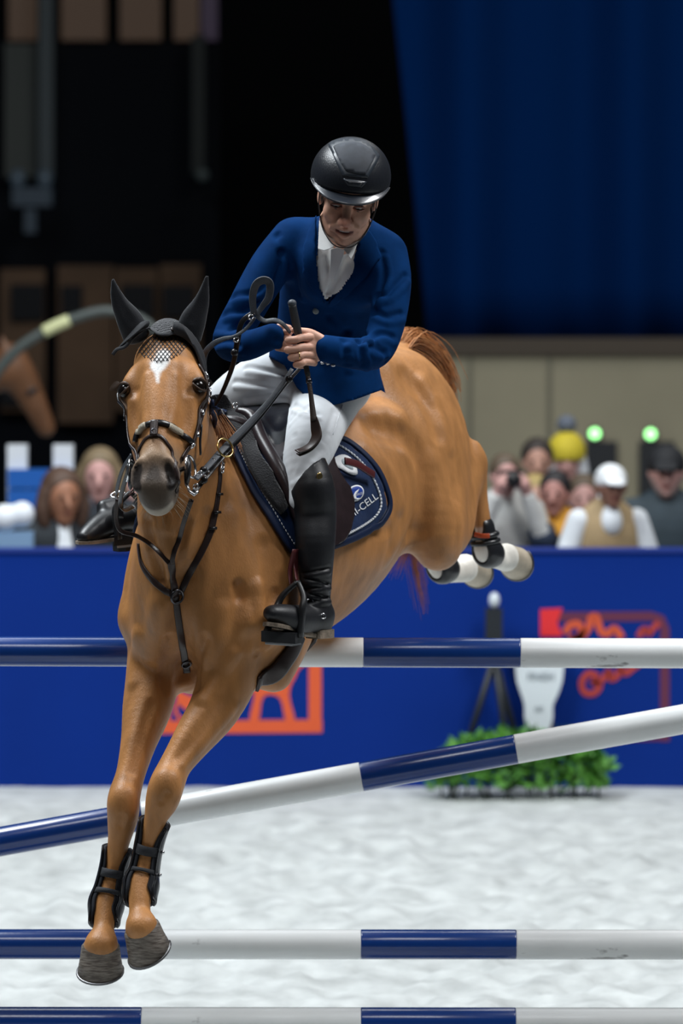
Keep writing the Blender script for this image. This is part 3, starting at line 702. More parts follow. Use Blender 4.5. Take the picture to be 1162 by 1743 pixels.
rib('rein_loop', lp, [.020, .024, .026, .026, .026, .024, .018, .015, .015, .015, .013, .011], .005, m_rubber, rn, twist=[(.5, -1, .1), (.5, -1, .1), (.5, -1, -.2), (.1, -1, -.4), (-.4, -1, -.2), (-.4, -1, 0), (-.3, -1, -.3), (-.2, -1, .3), (0, -1, .6), (0, -1, .6), (.1, -1, .6), (.2, -1, .5)])
b1 = MB(); b1.ring(P(383, 762, 13.985), (.5, -.55, .3), .030, .0033, 28, up=(.5, 0, .8)); b1.build('martingale_ring', m_brass, rn)
b1 = MB()
for x, y, Y in ((340, 806, 13.83), (352, 806, 13.9), (427, 540, 14.09), (402, 578, 14.1), (333, 828, 13.82), (400, 690, 14.02)):
    b1.ring(P(x, y, Y), (.3, -1, .3), .009, .0024, sx=.75)
b1.builds('rein_buckle', m_steel, rn)
b1 = MB()
for x, y, Y in ((346, 800, 13.86), (362, 786, 13.94), (347, 817, 13.88), (492, 645, 14.14), (399, 600, 14.13)):
    b1.blob(P(x, y, Y), .012, .010, .012)
b1.builds('rein_keeper', m_leath2, rn)
# breastplate with running martingale
bp = empty('breastplate', P(298, 1015, 14.2), 'dark leather breastplate with martingale straps across the chest of the horse', 'breastplate')
def st(name, px, wd, th=.005, m=m_leath, sub=5):
    mb = MB(); strap(mb, hT, px, wd, th, sub=sub); return mb.build(name, m, bp)
st('shoulder_strap', [(374, 792), (372, 830), (366, 870), (358, 905), (340, 945), (318, 985), (305, 1012)], .021)
st('shoulder_strap', [(236, 925), (240, 955), (258, 985), (278, 1003), (298, 1014)], .020)
st('chest_strap', [(298, 1012), (302, 1045), (308, 1085), (314, 1120), (318, 1145)], .022)
rib('martingale_fork', [(326, 850, 13.95), (313, 888, 13.99), hitp(hT, 302, 915, .008), hitp(hT, 295, 938, .006), hitp(hT, 291, 958, .006)], .015, .004, m_leath, bp)
rib('martingale_fork', [(200, 850, 13.95), (197, 880, 13.98), (205, 903, 14.0), (232, 912, 14.02), hitp(hT, 256, 924, .010), hitp(hT, 274, 940, .006), hitp(hT, 289, 958, .006)], .013, .004, m_leath, bp)
st('martingale_strap', [(291, 955), (293, 985), (298, 1015)], .024)
b1 = MB(); p, n = cast(hT, 298, 1014, .012); b1.ring(p, n, .022, .004)
p, n = cast(hT, 317, 1128, .008); b1.ring(p, n, .016, .003, sx=.8); b1.builds('chest_ring', m_gunm, bp)
b1 = MB()
for x, y in ((374, 793), (373, 800)):
    p, n = cast(hT, x, y, .010); b1.ring(p, n, .012, .003, sx=.8)
b1.builds('strap_buckle', m_steel, bp)
b1 = MB()
for x, y in ((371, 842), (367, 872), (361, 900)):
    p, n = cast(hT, x, y, .006); b1.box(p, .026, .012, .008, Matrix((n.cross(V(0, 0, 1)).normalized(), n, n.cross(n.cross(V(0, 0, 1))).normalized())).transposed())
b1.builds('strap_keeper', m_leath2, bp)
b1 = MB(); p, n = snap(hT, P(376, 790, 14.25)); rg = [P(384, 768, 14.02), P(379, 780, 14.08), p]; b1.tube(rg, .004, 6); b1.build('ring_strap', m_leath2, bp)
# tendon boots on the forelegs
m_shell = mat('boot_shell', (.014, .015, .018), .32, var=.2, scale=40); m_neop = mat('boot_neoprene', (.008, .010, .016), .8, bump=.3, bscale=300)
def tboot(name, ch, i0, i1, label, side, group='tendon boots on the forelegs'):
    """shell open at the front around the cannon and fetlock: a strip swept over the leg's own path"""
    cs = [Vector(q[0]) for q in ch]; rx = [q[1] for q in ch]; ry = [q[2] for q in ch]
    cc, a_ = cr(cs, rx, 5); _, b_ = cr(cs, ry, 5); n0, n1 = i0, i1
    root = empty(name, cs[int(i0/5)], label, 'horse boot', group)
    fw_ = V(-.12, -1, .0)
    def shell(nm, a0, a1, off, th, m, s0, s1, flare=0., nseg=18, edge=1.0):
        vs = []; fs = []; rows = s1-s0+1; nc = nseg+1
        for layer in (0, 1):
            for j in range(rows):
                i = s0+j; t = (cc[min(i+1, len(cc)-1)]-cc[max(i-1, 0)]).normalized(); f = (fw_-t*fw_.dot(t)).normalized(); d = t.cross(f)
                if d.x < 0: d = -d
                e = 1-.35*(max(0, j/(rows-1)-.78)/.22)**2-.25*(max(0, .2-j/(rows-1))/.2)**2
                for k in range(nc):
                    g = -1+2*k/nseg; ang = math.radians((a0+a1)/2+(a1-a0)/2*g*(e if edge else 1)); o = off+(th if layer else 0)+flare*(.5 if abs(g) > .85 else 0)
                    vs.append(cc[i]+f*math.cos(ang)*(b_[i]*.92+o)+d*math.sin(ang)*(a_[i]+o))
        q = rows*nc
        for j in range(rows-1):
            for k in range(nc-1):
                x = j*nc+k; fs.append((x+q, x+1+q, x+nc+1+q, x+nc+q)); fs.append((x, x+nc, x+nc+1, x+1))
        for k in range(nc-1): fs.append((k, k+1, k+1+q, k+q)); x = (rows-1)*nc+k; fs.append((x+1, x, x+q, x+1+q))
        for j in range(rows-1):
            for x in (j*nc, j*nc+nc-1): fs.append((x, x+nc, x+nc+q, x+q))
        return obj(nm, vs, fs, m, root)
    shell('lining', 38, 322, .003, .008, m_neop, n0, n1)
    shell('shell', 55, 150, .012, .006, m_shell, n0, n1); shell('shell', 210, 305, .012, .006, m_shell, n0, n1)
    L_ = n1-n0
    for f in (.27, .50):
        c = n0+int(round(L_*f)); shell('strap', -75, 75, .008, .005, m_black, c-1, c+1, edge=0, nseg=14)
    pb = MB()
    for f in (.27, .50):
        i = n0+int(round(L_*f)); t = (cc[i+1]-cc[i-1]).normalized(); f2 = (fw_-t*fw_.dot(t)).normalized(); d = t.cross(f2); d = d if d.x > 0 else -d
        q = cc[i]+f2*math.cos(1.35)*(b_[i]+.016)+d*math.sin(1.35)*(a_[i]+.022); pb.blob(q, .006, .006, .006)
    pb.builds('press_stud', m_steel, root)
tboot('tendon_boot', LF, 41, 61, 'black open-front tendon boot on the higher foreleg of the jumping horse', 1)
tboot('tendon_boot', RF, 42, 62, 'black open-front tendon boot on the lower foreleg of the jumping horse', -1)
# hind fetlock boots
def hboot(q, label):
    root = empty('fetlock_boot', q['fet'], label, 'horse boot', 'fetlock boots on the hind legs')
    ax = (q['fet']-q['hock']).normalized(); ff_ = Field(np.array(q['fet'])-.16, np.array(q['fet'])+.16, .0045)
    a = q['fet']-ax*.085
    ff_.chain([(a, .037, .046, Lt), (a.lerp(q['fet'], .5), .040, .050, Lt), (q['fet'], .052, .056, Lt), (q['fet'].lerp(q['past'], .35), .048, .05, Lt)], k=.01)
    ff_.ell(q['fet']+V(-.045, -.055, -.012), (.05, .05, .062), k=.01, op='sub')
    ff_.ell(a+V(-.03, -.045, .0), (.03, .034, .045), k=.01, op='sub')
    v, F = ff_.mesh(2); obj('shell', v, F, m_shell, root)
    mb = MB(); mb.ring(a.lerp(q['fet'], .35), ax, .043, .010, 24); mb.ring(a.lerp(q['fet'], .62), ax, .045, .009, 24); mb.builds('strap', m_shell, root)
    mb = MB(); mb.ribbon([a.lerp(q['fet'], .35)+V(-.035, -.034, .006), a.lerp(q['fet'], .35)+V(-.012, -.056, .002), a.lerp(q['fet'], .35)+V(.016, -.054, .002)], [V(-.5, -1, 0)]*3, .016, .004, 3); mb.build('orange_tab', mat('orange_tab', (.45, .06, .01), .5), root)
hboot(HL, 'dark fetlock boot with an orange tab on the higher hind foot'); hboot(HR, 'dark fetlock boot on the hind foot tucked under the stifle')
# saddle pad
m_pad = mat('navy_saddle_pad', (.003, .018, .070), .75, var=.25, scale=30, bump=.5, bscale=45, sheen=.1, spec=.3); m_trim = mat('navy_binding', (.002, .011, .045), .6, spec=.3); m_rope = mat('white_rope', (.75, .77, .80), .6)
pad = empty('saddle_pad', B(.6, 0, .36), 'navy quilted saddle pad with white rope trim under the saddle', 'saddle pad')
edge_f = [(352, 686), (372, 722), (392, 770), (420, 822), (450, 872), (476, 916), (498, 950)]
edge_r = [(560, 928), (600, 914), (632, 896), (650, 878), (656, 858), (650, 832), (636, 802), (612, 775), (585, 755), (560, 748)]
outl = spline2(edge_f, 3)+spline2(edge_r, 3)+[(535, 738), (500, 730), (450, 722), (410, 712), (380, 700)]
pv, pf = patch_geo(hT, outl, .004, .014, 7., smooth=3)
obj('pad_panel', pv, pf, m_pad, pad)
pv2 = np.array([tuple(snap(hT, mirror(p), .006+.010*(i < len(pv)//2))[0]) for i, p in enumerate(pv)])
obj('pad_panel', pv2, [f[::-1] for f in pf], m_pad, pad)
mb = MB(); strap(mb, hT, spline2(edge_f, 3), .022, .010, off=.018); strap(mb, hT, spline2(edge_r, 3), .022, .010, off=.018); mb.builds('pad_binding', m_trim, pad)
padT = bvh(pv, [f for f in pf if len(f) == 3])
def dash(pts, step, ln, wd, off, name, m, parent, tree):
    L_ = [cast(tree, x, y, off) for x, y in pts]; L_ = [q for q in L_ if q[0] is not None]; mb = MB()
    P_ = [q[0] for q in L_]; N_ = [q[1] for q in L_]; acc = 0.; i = 0
    cum = [0.]
    for a, b in zip(P_[:-1], P_[1:]): cum.append(cum[-1]+(b-a).length)
    def at(s):
        k = max(0, min(len(cum)-2, int(np.searchsorted(cum, s))-1)); f = (s-cum[k])/max(1e-9, cum[k+1]-cum[k]); return P_[k].lerp(P_[k+1], f), N_[k].lerp(N_[k+1], f)
    s = 0.
    while s+ln < cum[-1]:
        a, n = at(s); b, _ = at(s+ln); d = (b-a); bi = d.cross(n).normalized()*wd*.35; mb.tube([a-bi*.6, a.lerp(b, .5), b+bi*.6], [wd*.35, wd*.5, wd*.35], 6); s += step
    return mb.build(name, m, parent)
inner_f = [(x+14, y-4) for x, y in edge_f]; inner_r = [(564, 921), (596, 906), (624, 890), (641, 874), (647, 857), (642, 834), (628, 805), (606, 780), (583, 763), (560, 750)]
dash(spline2(inner_f, 4), .013, .009, .004, .004, 'white_piping', m_rope, pad, padT)
dash(spline2(inner_r, 4), .0125, .0105, .008, .004, 'white_rope', m_rope, pad, padT)
# lettering and the two badges of the pad
def text_mesh(body, size):
    cu = bpy.data.curves.new('t', 'FONT'); cu.body = body; cu.size = size; cu.align_x = 'LEFT'; o = bpy.data.objects.new('t', cu); C.objects.link(o)
    dg = bpy.context.evaluated_depsgraph_get(); me = o.evaluated_get(dg).to_mesh(); v = [Vector(q.co) for q in me.vertices]; f = [tuple(p.vertices) for p in me.polygons]
    o.to_mesh_clear(); bpy.data.objects.remove(o); bpy.data.curves.remove(cu); return v, f
def text_on(name, body, tree, p0, p1, hpx, m, parent, off=.003, sx=1., slant=0.):
    """lettering laid along a line from p0 to p1 (pixels of the baseline) on a surface"""
    v, f = text_mesh(body, 1.); wx = max(q.x for q in v); d = V(p1[0]-p0[0], p1[1]-p0[1]); L_ = d.length; d = d/L_; up_ = V(d.y, -d.x); out = []
    for q in v:
        a = V(p0[0], p0[1])+d*(q.x/wx*L_)+up_*(q.y*hpx)+d*(slant*q.y*hpx); p, n = cast(tree, a.x, a.y, off); out.append(p if p is not None else (out[-1] if out else V(0, 0, 0)))
    return obj(name, out, f, m, parent, smooth=False)
m_white = mat('white_embroidery', (.78, .80, .82), .6)
text_on('pad_lettering', 'LAMI-CELL', padT, (580, 896), (643, 848), 17, m_white, pad, slant=.1)
el = [(603+15.5*math.cos(a)*.9+3*math.sin(a), 840+13*math.sin(a)-5*math.cos(a)) for a in [2*math.pi*k/24 for k in range(24)]]
patch('badge_rim', padT, el, .003, .002, m_white, pad, 4)
el = [(603+13*math.cos(a)*.9+2.6*math.sin(a), 840+10.6*math.sin(a)-4.2*math.cos(a)) for a in [2*math.pi*k/24 for k in range(24)]]
patch('badge', padT, el, .0055, .001, mat('royal_blue_badge', (.012, .05, .30), .5), pad, 4)
patch('badge_swoosh', padT, [(597, 846), (601, 838), (608, 833), (606, 838), (602, 843), (603, 848), (612, 848), (604, 851), (599, 850)], .007, .001, m_white, pad, 3)
text_on('badge_lettering', 'LAMI-CELL', padT, (602, 845), (616, 841), 5, m_white, pad, off=.008)
patch('white_badge', padT, closed2([(566, 782), (580, 775), (594, 780), (603, 793), (606, 808), (596, 808), (580, 800), (566, 792)], 3), .003, .003, m_white, pad, 5)
patch('badge_inset', padT, closed2([(580, 783), (590, 784), (597, 794), (598, 801), (588, 797), (580, 790)], 3), .006, .001, mat('pale_grey_blue', (.42, .50, .54), .6), pad, 5)
# saddle
sad = empty('saddle', B(.68, 0, .40), 'dark brown leather jumping saddle under the rider', 'saddle')
m_sad = mat('saddle_leather', (.022, .013, .015), .34, var=.25, scale=30, bump=.1, bscale=200); m_seat = mat('saddle_seat', (.012, .013, .018), .25, bump=.06, bscale=200)
sf = Field((-.75, 14.1, 1.75), (.25, 15.3, 2.62), .006)
sf.chain([(B(.44, 0, .405), .085, .045, Lt), (B(.54, 0, .385), .10, .045, Lt), (B(.68, 0, .37), .14, .045, Lt), (B(.82, 0, .385), .17, .05, Lt), (B(.92, 0, .435), .15, .04, Lt)], k=.02)
for sd in (1, -1):
    sf.chain([(B(.43, .05*sd, .40), .04, .05, Lt), (B(.42, .10*sd, .36), .045, .06, Lt), (B(.40, .155*sd, .29), .04, .06, Lt), (B(.38, .20*sd, .21), .035, .05, Lt)], k=.03)
    sf.chain([(B(.55, .12*sd, .36), .05, .10, Lt), (B(.56, .19*sd, .28), .04, .12, Lt)], k=.04)
sf.carve(hf, .019); sv, sF = sf.mesh(2); sT_ = bvh(sv, sF); obj('seat', sv, sF, m_seat, sad)
flap = closed2([(418, 742), (440, 768), (462, 806), (480, 850), (492, 900), (503, 946), (540, 938), (576, 922), (590, 895), (596, 862), (588, 832), (566, 806), (560, 770), (520, 730), (470, 712)], 3)
fv, ff2 = patch_geo(hT, flap, .022, .014, 7., smooth=5); fl_ = obj('flap', fv, ff2, m_sad, sad)
fv2 = np.array([tuple(mirror(p)) for p in fv]); obj('flap', fv2, [f[::-1] for f in ff2], m_sad, sad)
flT = bvh(fv, [f for f in ff2 if len(f) == 3])
mb = MB(); strap(mb, flT, spline2([(424, 745), (446, 770), (470, 782), (484, 806), (489, 840), (490, 880), (503, 935)], 4), .020, .014, off=.008); mb.build('flap_edge', m_sad, fl_)
patch('knee_pad', flT, closed2([(449, 765), (466, 778), (478, 792), (484, 812), (480, 832), (470, 826), (458, 798)], 3), .004, .012, mat('grey_suede', (.05, .045, .055), .8), fl_, 5)
m_fleece = mat('black_fleece', (.008, .008, .010), .95, bump=1., bscale=180, sheen=.3)
patch('half_pad', hT, [(360, 690), (395, 690), (412, 720), (436, 770), (458, 815), (480, 870), (470, 885), (446, 856), (418, 808), (396, 762), (376, 718)], .020, .022, m_fleece, sad, 6, smooth=2)
mb = MB(); mb.tube([hitp(hT, x, y, .045) for x, y in [(404, 700), (420, 728), (440, 770), (462, 812), (480, 860), (492, 905)]], [.014, .02, .022, .022, .018, .012], 12, sub=4); mb.build('knee_roll', m_sad, sad)
mb = MB(); mb.tube([B(.40, -.12, .36), B(.385, -.06, .43), B(.38, 0, .445), B(.385, .06, .43), B(.40, .12, .37), B(.41, .16, .30)], [.018, .020, .020, .020, .018, .016], 12, sub=4); obj('pommel', press([tuple(p) for p in mb.v], .019), mb.f, m_sad, sad)
rib('skirt_strap', [hitp(hT, 565, 800, .06), hitp(hT, 585, 804, .06), hitp(hT, 606, 811, .05), hitp(hT, 619, 816, .045)], .024, .006, mat('oxblood_leather', (.085, .016, .018), .4), sad, (.7, -.6, .2))
mb = MB(); strap(mb, hT, [(508, 1080), (497, 1105), (480, 1130), (458, 1150), (436, 1165)], .060, .012, sub=5)
strap(mb, hT, [B(.36, .28, .05), B(.34, .29, -.12), B(.32, .24, -.26), B(.31, .12, -.34), B(.31, 0, -.365), B(.31, -.12, -.34), B(.32, -.24, -.26), B(.34, -.29, -.1)], .09, .016, off=.008); mb.builds('girth', m_leath, sad)
# ------------------------------------------------------------------ the rider
rider = empty('person', P(545, 690, 14.8), 'rider in navy jacket, white breeches and black helmet crouched over the chestnut horse', 'person')
m_skin = mat('skin', (.55, .29, .20), .5, var=.16, scale=35, bump=.12, bscale=200, attr='Col')
m_navy = mat('navy_jacket_cloth', (.0015, .027, .108), .85, var=.22, scale=16, bump=.12, bscale=400, spec=.05)
m_navy2 = mat('navy_lapel_cloth', (.0015, .027, .108), .85, var=.2, scale=16, bump=.12, bscale=400, spec=.05)
m_breech = mat('white_breeches_cloth', (.72, .75, .78), .75, var=.06, scale=20, bump=.1, bscale=300)
m_shirt = mat('white_shirt_cloth', (.80, .81, .80), .7, var=.05, scale=20, bump=.1, bscale=200)
m_boot = mat('black_boot_leather', (.010, .011, .014), .40, var=.2, scale=30, bump=.08, bscale=120)
m_shaft = mat('black_boot_shaft', (.009, .010, .013), .48, var=.2, scale=30, bump=.1, bscale=250)
m_sole = mat('sandy_sole', (.20, .16, .12), .8, var=.5, scale=40, bump=.5)
SU = V(.97, -.05, -.20).normalized()
TOR = [(P(548, 690, 14.84), .150, .115), (P(548, 650, 14.80), .162, .12), (P(550, 600, 14.74), .160, .12), (P(562, 540, 14.66), .172, .128), (P(578, 475, 14.56), .19, .13), (P(586, 430, 14.49), .178, .11), (P(590, 402, 14.46), .11, .085)]
ARL = [(P(655, 434, 14.46), .072), (P(666, 480, 14.40), .064), (P(658, 550, 14.31), .058), (P(638, 597, 14.24), .055), (P(604, 602, 14.16), .050), (P(552, 593, 14.11), .043)]
ARR = [(P(500, 410, 14.50), .076), (P(460, 455, 14.45), .068), (P(422, 520, 14.38), .062), (P(392, 580, 14.32), .057), (P(420, 588, 14.21), .048), (P(464, 572, 14.14), .040)]
def arm(f, A_, d, k, sub=5): f.chain([(c, r+d, r+d, V(0, .3, 1)) for c, r in A_], k=k, sub=sub)
THL = [(P(575, 655, 14.80), .105), (P(545, 705, 14.62), .100), (P(528, 758, 14.46), .083), (P(516, 798, 14.40), .066), (P(516, 850, 14.35), .050)]
THR = [(P(505, 650, 14.86), .115), (P(445, 655, 14.72), .098), (P(388, 690, 14.62), .084), (P(345, 745, 14.56), .068)]
SHL = [(P(526, 792, 14.37), .052, .055), (P(532, 830, 14.33), .066, .064), (P(535, 875, 14.32), .066, .062), (P(536, 925, 14.32), .060, .056), (P(537, 975, 14.32), .050, .046), (P(537, 1015, 14.32), .044, .042), (P(537, 1045, 14.32), .044, .044)]
SHR = [(P(345, 745, 14.56), .062), (P(305, 795, 14.66), .056), (P(262, 850, 14.76), .045), (P(236, 880, 14.80), .042)]
# the near leg lies outside flap and barrel
def lay(L_, f, gap, side=-1): return [(out(CX+q[0].x*FPX/q[0].y, YH+(HCAM-q[0].z)*FPX/q[0].y, q[0].y, f*q[1]+gap, step=.004*side),)+tuple(q[1:]) for q in L_]
THL = THL[:2]+lay(THL[2:], .75, .030); SHL = lay(SHL, .80, .026)
for i_, j_, g_ in ((0, 3, .03), (1, 4, .012)):
    q_ = SHL[i_]; c_ = q_[0]; SHL[i_] = (P(CX+c_.x*FPX/c_.y, YH+(HCAM-c_.z)*FPX/c_.y, min(c_.y, THL[j_][0].y-g_)),)+tuple(q_[1:])
SHR = lay(SHR, .80, .026, 1); THR = THR[:2]+lay(THR[2:], .75, .030, 1)
def under(q, off):                                     # thickness of what lies between leg and horse at a point
    if flT.find_nearest(q)[3] < .045 or flT2.find_nearest(q)[3] < .045: return off+.036
    if padT.find_nearest(q)[3] < .022 or padT2.find_nearest(q)[3] < .022: return off+.018
    return off
flT2 = bvh(fv2, [f for f in ff2 if len(f) == 3]); padT2 = bvh(pv2, [f for f in pf if len(f) == 3])
def fit(v, off): return press(press(v, off, offs=under), off, tree=sT_, lim=.055)
# jacket
jf = Field((-.50, 13.98, 2.18), (.30, 15.05, 2.98), .0052)
jf.chain([(c, a, b, SU) for c, a, b in TOR], k=.02, sub=5)
arm(jf, ARL, 0, .05); arm(jf, ARR, 0, .05)
jf.chain([(P(572, 590, 14.66), .125, .115), (P(574, 640, 14.655), .14, .14), (P(582, 715, 14.65), .145, .15)], k=.05)
jf.chain([(P(505, 610, 14.66), .09, .09), (P(510, 640, 14.68), .08, .08), (P(535, 700, 14.72), .06, .08)], k=.06)
jf.chain([(P(560, 405, 14.42), .05), (P(545, 440, 14.40), .06), (P(545, 480, 14.44), .06)], k=.05); jf.chain([(P(625, 415, 14.42), .05), (P(628, 450, 14.40), .06), (P(610, 490, 14.44), .06)], k=.05)
jv, jF = jf.mesh(3); jT = bvh(jv, jF)
def jg(px, r, amt):
    global jv
    pts = [q for q in (cast(jT, x, y)[0] for x, y in px) if q is not None]
    if len(pts) > 1: jv = brush(jv, jF, [tuple(p) for p in cr(pts, None, 4)[0]], r, amt)
for px in ([(455, 480), (430, 500), (395, 505)], [(440, 515), (415, 530), (380, 535)], [(425, 550), (395, 560), (362, 560)], [(405, 590), (388, 580), (365, 585)], [(690, 470), (660, 500), (640, 505)], [(682, 535), (655, 540), (635, 530)], [(668, 575), (640, 570), (615, 580)], [(655, 600), (640, 590), (625, 575)], [(660, 615), (645, 600), (630, 590)], [(620, 620), (616, 600), (612, 580)], [(590, 620), (588, 600), (586, 580)], [(480, 430), (500, 460), (510, 500)], [(530, 560), (500, 575), (470, 580)], [(560, 540), (590, 565), (620, 572)], [(470, 400), (480, 440), (470, 480)], [(650, 430), (655, 470), (640, 510)]):
    jg(px, .022, -.010); jg([(x+5, y+9) for x, y in px], .022, .007)
jT = bvh(jv, jF)
hem = [(380, 640), (415, 597), (450, 604), (484, 622), (505, 660), (528, 682), (548, 693), (575, 688), (605, 680), (632, 670), (655, 662), (690, 660)]
hx, hy = [q[0] for q in hem], [q[1] for q in hem]
VN = [(545, 372), (541, 410), (540, 450), (544, 488), (556, 514), (572, 490), (588, 462), (602, 430), (614, 396), (640, 340), (545, 330)]
jpx = CX+jv[:, 0]*FPX/jv[:, 1]; jpy = YH+(HCAM-jv[:, 2])*FPX/jv[:, 1]
keep = jpy < np.interp(jpx, hx, hy)
for i in np.where((jpx > 538) & (jpx < 642) & (jpy < 516) & (jv[:, 1] < 14.50))[0]:
    if inpoly(jpx[i], jpy[i], VN): keep[i] = False
armz = seg_d(jv, [tuple(c) for c, r in ARL]) < .085; keep |= armz & (jpx > 575)
keep |= (seg_d(jv, [tuple(c) for c, r in ARR]) < .08) & (jpx < 480)
jv3, jF3 = trim(jv, jF, keep, hx, hy, 9); jv3 = fit(jv3, .006)
jac = obj('jacket', jv3, jF3, m_navy, rider)
sdm = jac.modifiers.new('cloth', 'SOLIDIFY'); sdm.thickness = .004; sdm.offset = -1
patch('lapel', jT, [(541, 366), (524, 392), (514, 430), (515, 462), (524, 486), (540, 506), (556, 518), (546, 490), (541, 450), (541, 405)], .003, .006, m_navy2, jac, 6, smooth=2)
patch('lapel', jT, [(622, 384), (642, 410), (650, 440), (634, 458), (622, 478), (592, 506), (560, 524), (556, 514), (574, 492), (592, 462), (606, 428), (614, 398)], .003, .006, m_navy2, jac, 6, smooth=2)
m_btn = mat('horn_button', (.30, .34, .32), .35); m_sil = mat('silver_button', (.7, .7, .72), .3, 1)
p, n = cast(jT, 538, 528, .004); MB().blob(p, .011, .004, .011, Matrix.Rotation(.3, 3, 'Z')).build('button', m_btn, jac)
mbx = MB()
for x, y in ((549, 620), (558, 621), (567, 622)):
    p, n = cast(jT, x, y-2, .003); mbx.blob(p, .0075, .004, .005)
mbx.builds('cuff_button', m_sil, jac)
tl = MB(); a_ = P(632, 640, 14.95); tl.prism([P(625, 640, 14.88), P(648, 640, 14.88), P(656, 669, 14.87), P(640, 660, 14.87), P(628, 668, 14.87)], V(0, 0, 0), V(0, .02, 0)); tl.build('jacket_tail', m_navy, jac, smooth=False)
# shirt
sh_f = Field((-.25, 14.15, 2.45), (.25, 14.70, 2.98), .005)
sh_f.chain([(P(566, 530, 14.645), .13, .115), (P(576, 475, 14.56), .155, .12), (P(584, 432, 14.49), .14, .10), (P(588, 408, 14.46), .09, .085)], k=.01, sub=5)
sh_f.chain([(P(556, 408, 14.42), .045), (P(556, 440, 14.39), .05), (P(560, 480, 14.43), .05)], k=.04); sh_f.chain([(P(610, 418, 14.42), .045), (P(606, 450, 14.39), .05), (P(592, 490, 14.43), .05)], k=.04)
shv, shF = sh_f.mesh(2); sT = bvh(shv, shF)
for px, am in (([(572, 425), (570, 460), (558, 500)], -.012), ([(566, 425), (563, 460), (553, 498)], .008), ([(585, 440), (575, 470), (562, 500)], -.008), ([(552, 440), (555, 470), (556, 500)], -.006)):
    pts = [cast(sT, x, y)[0] for x, y in px]; shv = brush(shv, shF, [tuple(q) for q in pts if q is not None], .014, am)
spx = CX+shv[:, 0]*FPX/shv[:, 1]; spy = YH+(HCAM-shv[:, 2])*FPX/shv[:, 1]
VX = [(525, 300), (525, 470), (534, 496), (552, 512), (580, 496), (612, 450), (640, 400), (660, 300)]
kp = np.array([inpoly(a, b, VX) for a, b in zip(spx, spy)]) & (shv[:, 1] < 14.52); kf = kp[shF].all(1); F2 = shF[kf]; us = np.unique(F2); mp = np.full(len(shv), -1); mp[us] = np.arange(len(us))
srt = obj('shirt', shv[us]+np.array((0, .006, 0)), mp[F2], m_shirt, rider)
# body: core under the clothes, head and hands
bf = Field((-.95, 13.95, 1.35), (.30, 15.10, 3.0), .010)
bf.chain([(c, a-.025, b-.025, SU) for c, a, b in TOR], k=.02); arm(bf, ARL, -.016, .03); arm(bf, ARR, -.016, .03)
for L_ in (THL, THR): bf.chain([(c, r-.034, r-.034, V(1, 0, 0)) for c, r in L_[:4]], k=.03)
bf.chain([(c, r-.016, r-.016, V(1, 0, 0)) for c, r in SHR], k=.03); bf.chain([(c, a-.03, b-.03, V(1, 0, 0)) for c, a, b in SHL[1:]], k=.03)
bf.chain([(P(590, 410, 14.46), .05), (P(592, 370, 14.40), .05)], k=.02)
bv, bF = bf.mesh(2); bv = fit(bv, .006)
ksc = 1.14
hc = P(592, 338, 14.30); rX = V(.985, .02, -.12).normalized(); uZ = V(.06, -.34, .94); uZ = (uZ-rX*uZ.dot(rX)).normalized(); fY = rX.cross(uZ).normalized()
if fY.y > 0: fY = -fY
def G(r, u, f): return hc+(rX*r+uZ*u+fY*f)*ksc
HM = Matrix((rX, uZ, fY)).transposed()
gf = Field(np.array(hc)-np.array((.16, .19, .24)), np.array(hc)+np.array((.16, .19, .20)), .0030)
R3 = lambda *a: tuple(x*ksc for x in a)
gf.ell(G(0, .045, -.02), R3(.074, .098, .096), HM, .02)
gf.chain([(G(0, .03, .02), .062*ksc, .070*ksc, rX), (G(0, -.02, .025), .064*ksc, .066*ksc, rX), (G(0, -.06, .03), .053*ksc, .056*ksc, rX), (G(0, -.094, .045), .031*ksc, .036*ksc, rX)], k=.02)
for sd in (1, -1):
    gf.ell(G(.040*sd, -.022, .062), R3(.024, .024, .022), HM, .025)
    gf.chain([(G(.012*sd, .024, .090), .012*ksc), (G(.046*sd, .027, .076), .012*ksc)], k=.015)
    gf.ell(G(.031*sd, .006, .098), R3(.017, .008, .011), HM, .012, 'sub')
    gf.ell(G(.013*sd, -.036, .098), R3(.010, .010, .012), HM, .010)
    gf.chain([(G(.014*sd, -.046, .096), .006*ksc), (G(.032*sd, -.054, .083), .005*ksc), (G(.038*sd, -.066, .073), .004*ksc)], k=.016)   # nasolabial fold
    gf.ell(G(.076*sd, -.002, -.012), R3(.010, .030, .018), HM, .010); gf.chain([(G(.05*sd, -.06, .02), .022*ksc), (G(.03*sd, -.088, .04), .020*ksc)], k=.02)
gf.chain([(G(0, .022, .090), .010*ksc), (G(0, -.008, .103), .0115*ksc), (G(0, -.030, .115), .0145*ksc)], k=.014)
gf.chain([(G(-.029, -.058, .079), .005), (G(0, -.058, .094), .008), (G(.027, -.060, .080), .005)], k=.008); gf.chain([(G(-.026, -.068, .078), .006), (G(0, -.079, .090), .009), (G(.024, -.070, .079), .006)], k=.008)
gf.chain([(G(-.028, -.0645, .090), .004), (G(0, -.068, .102), .0062), (G(.022, -.066, .092), .004)], k=.004, op='sub')
gf.ell(G(0, -.098, .066), R3(.022, .018, .018), HM, .015)
gf.chain([(G(0, -.05, -.03), .055*ksc), (G(0, -.12, -.04), .054*ksc), (G(0, -.16, -.05), .056*ksc)], k=.02)
gv, gF = gf.mesh(2)
def hand(S_, lo, hi):
    f = Field(lo, hi, .0022)
    for st_, k in S_: f.chain([(c, r[0], r[1], u) if isinstance(r, tuple) else (c, r, r, V(0, 0, 1)) for c, r, u in [(q+(V(0, 0, 1),))[:3] for q in st_]], k=k, sub=4)
    return f.mesh(2)
fingL = []
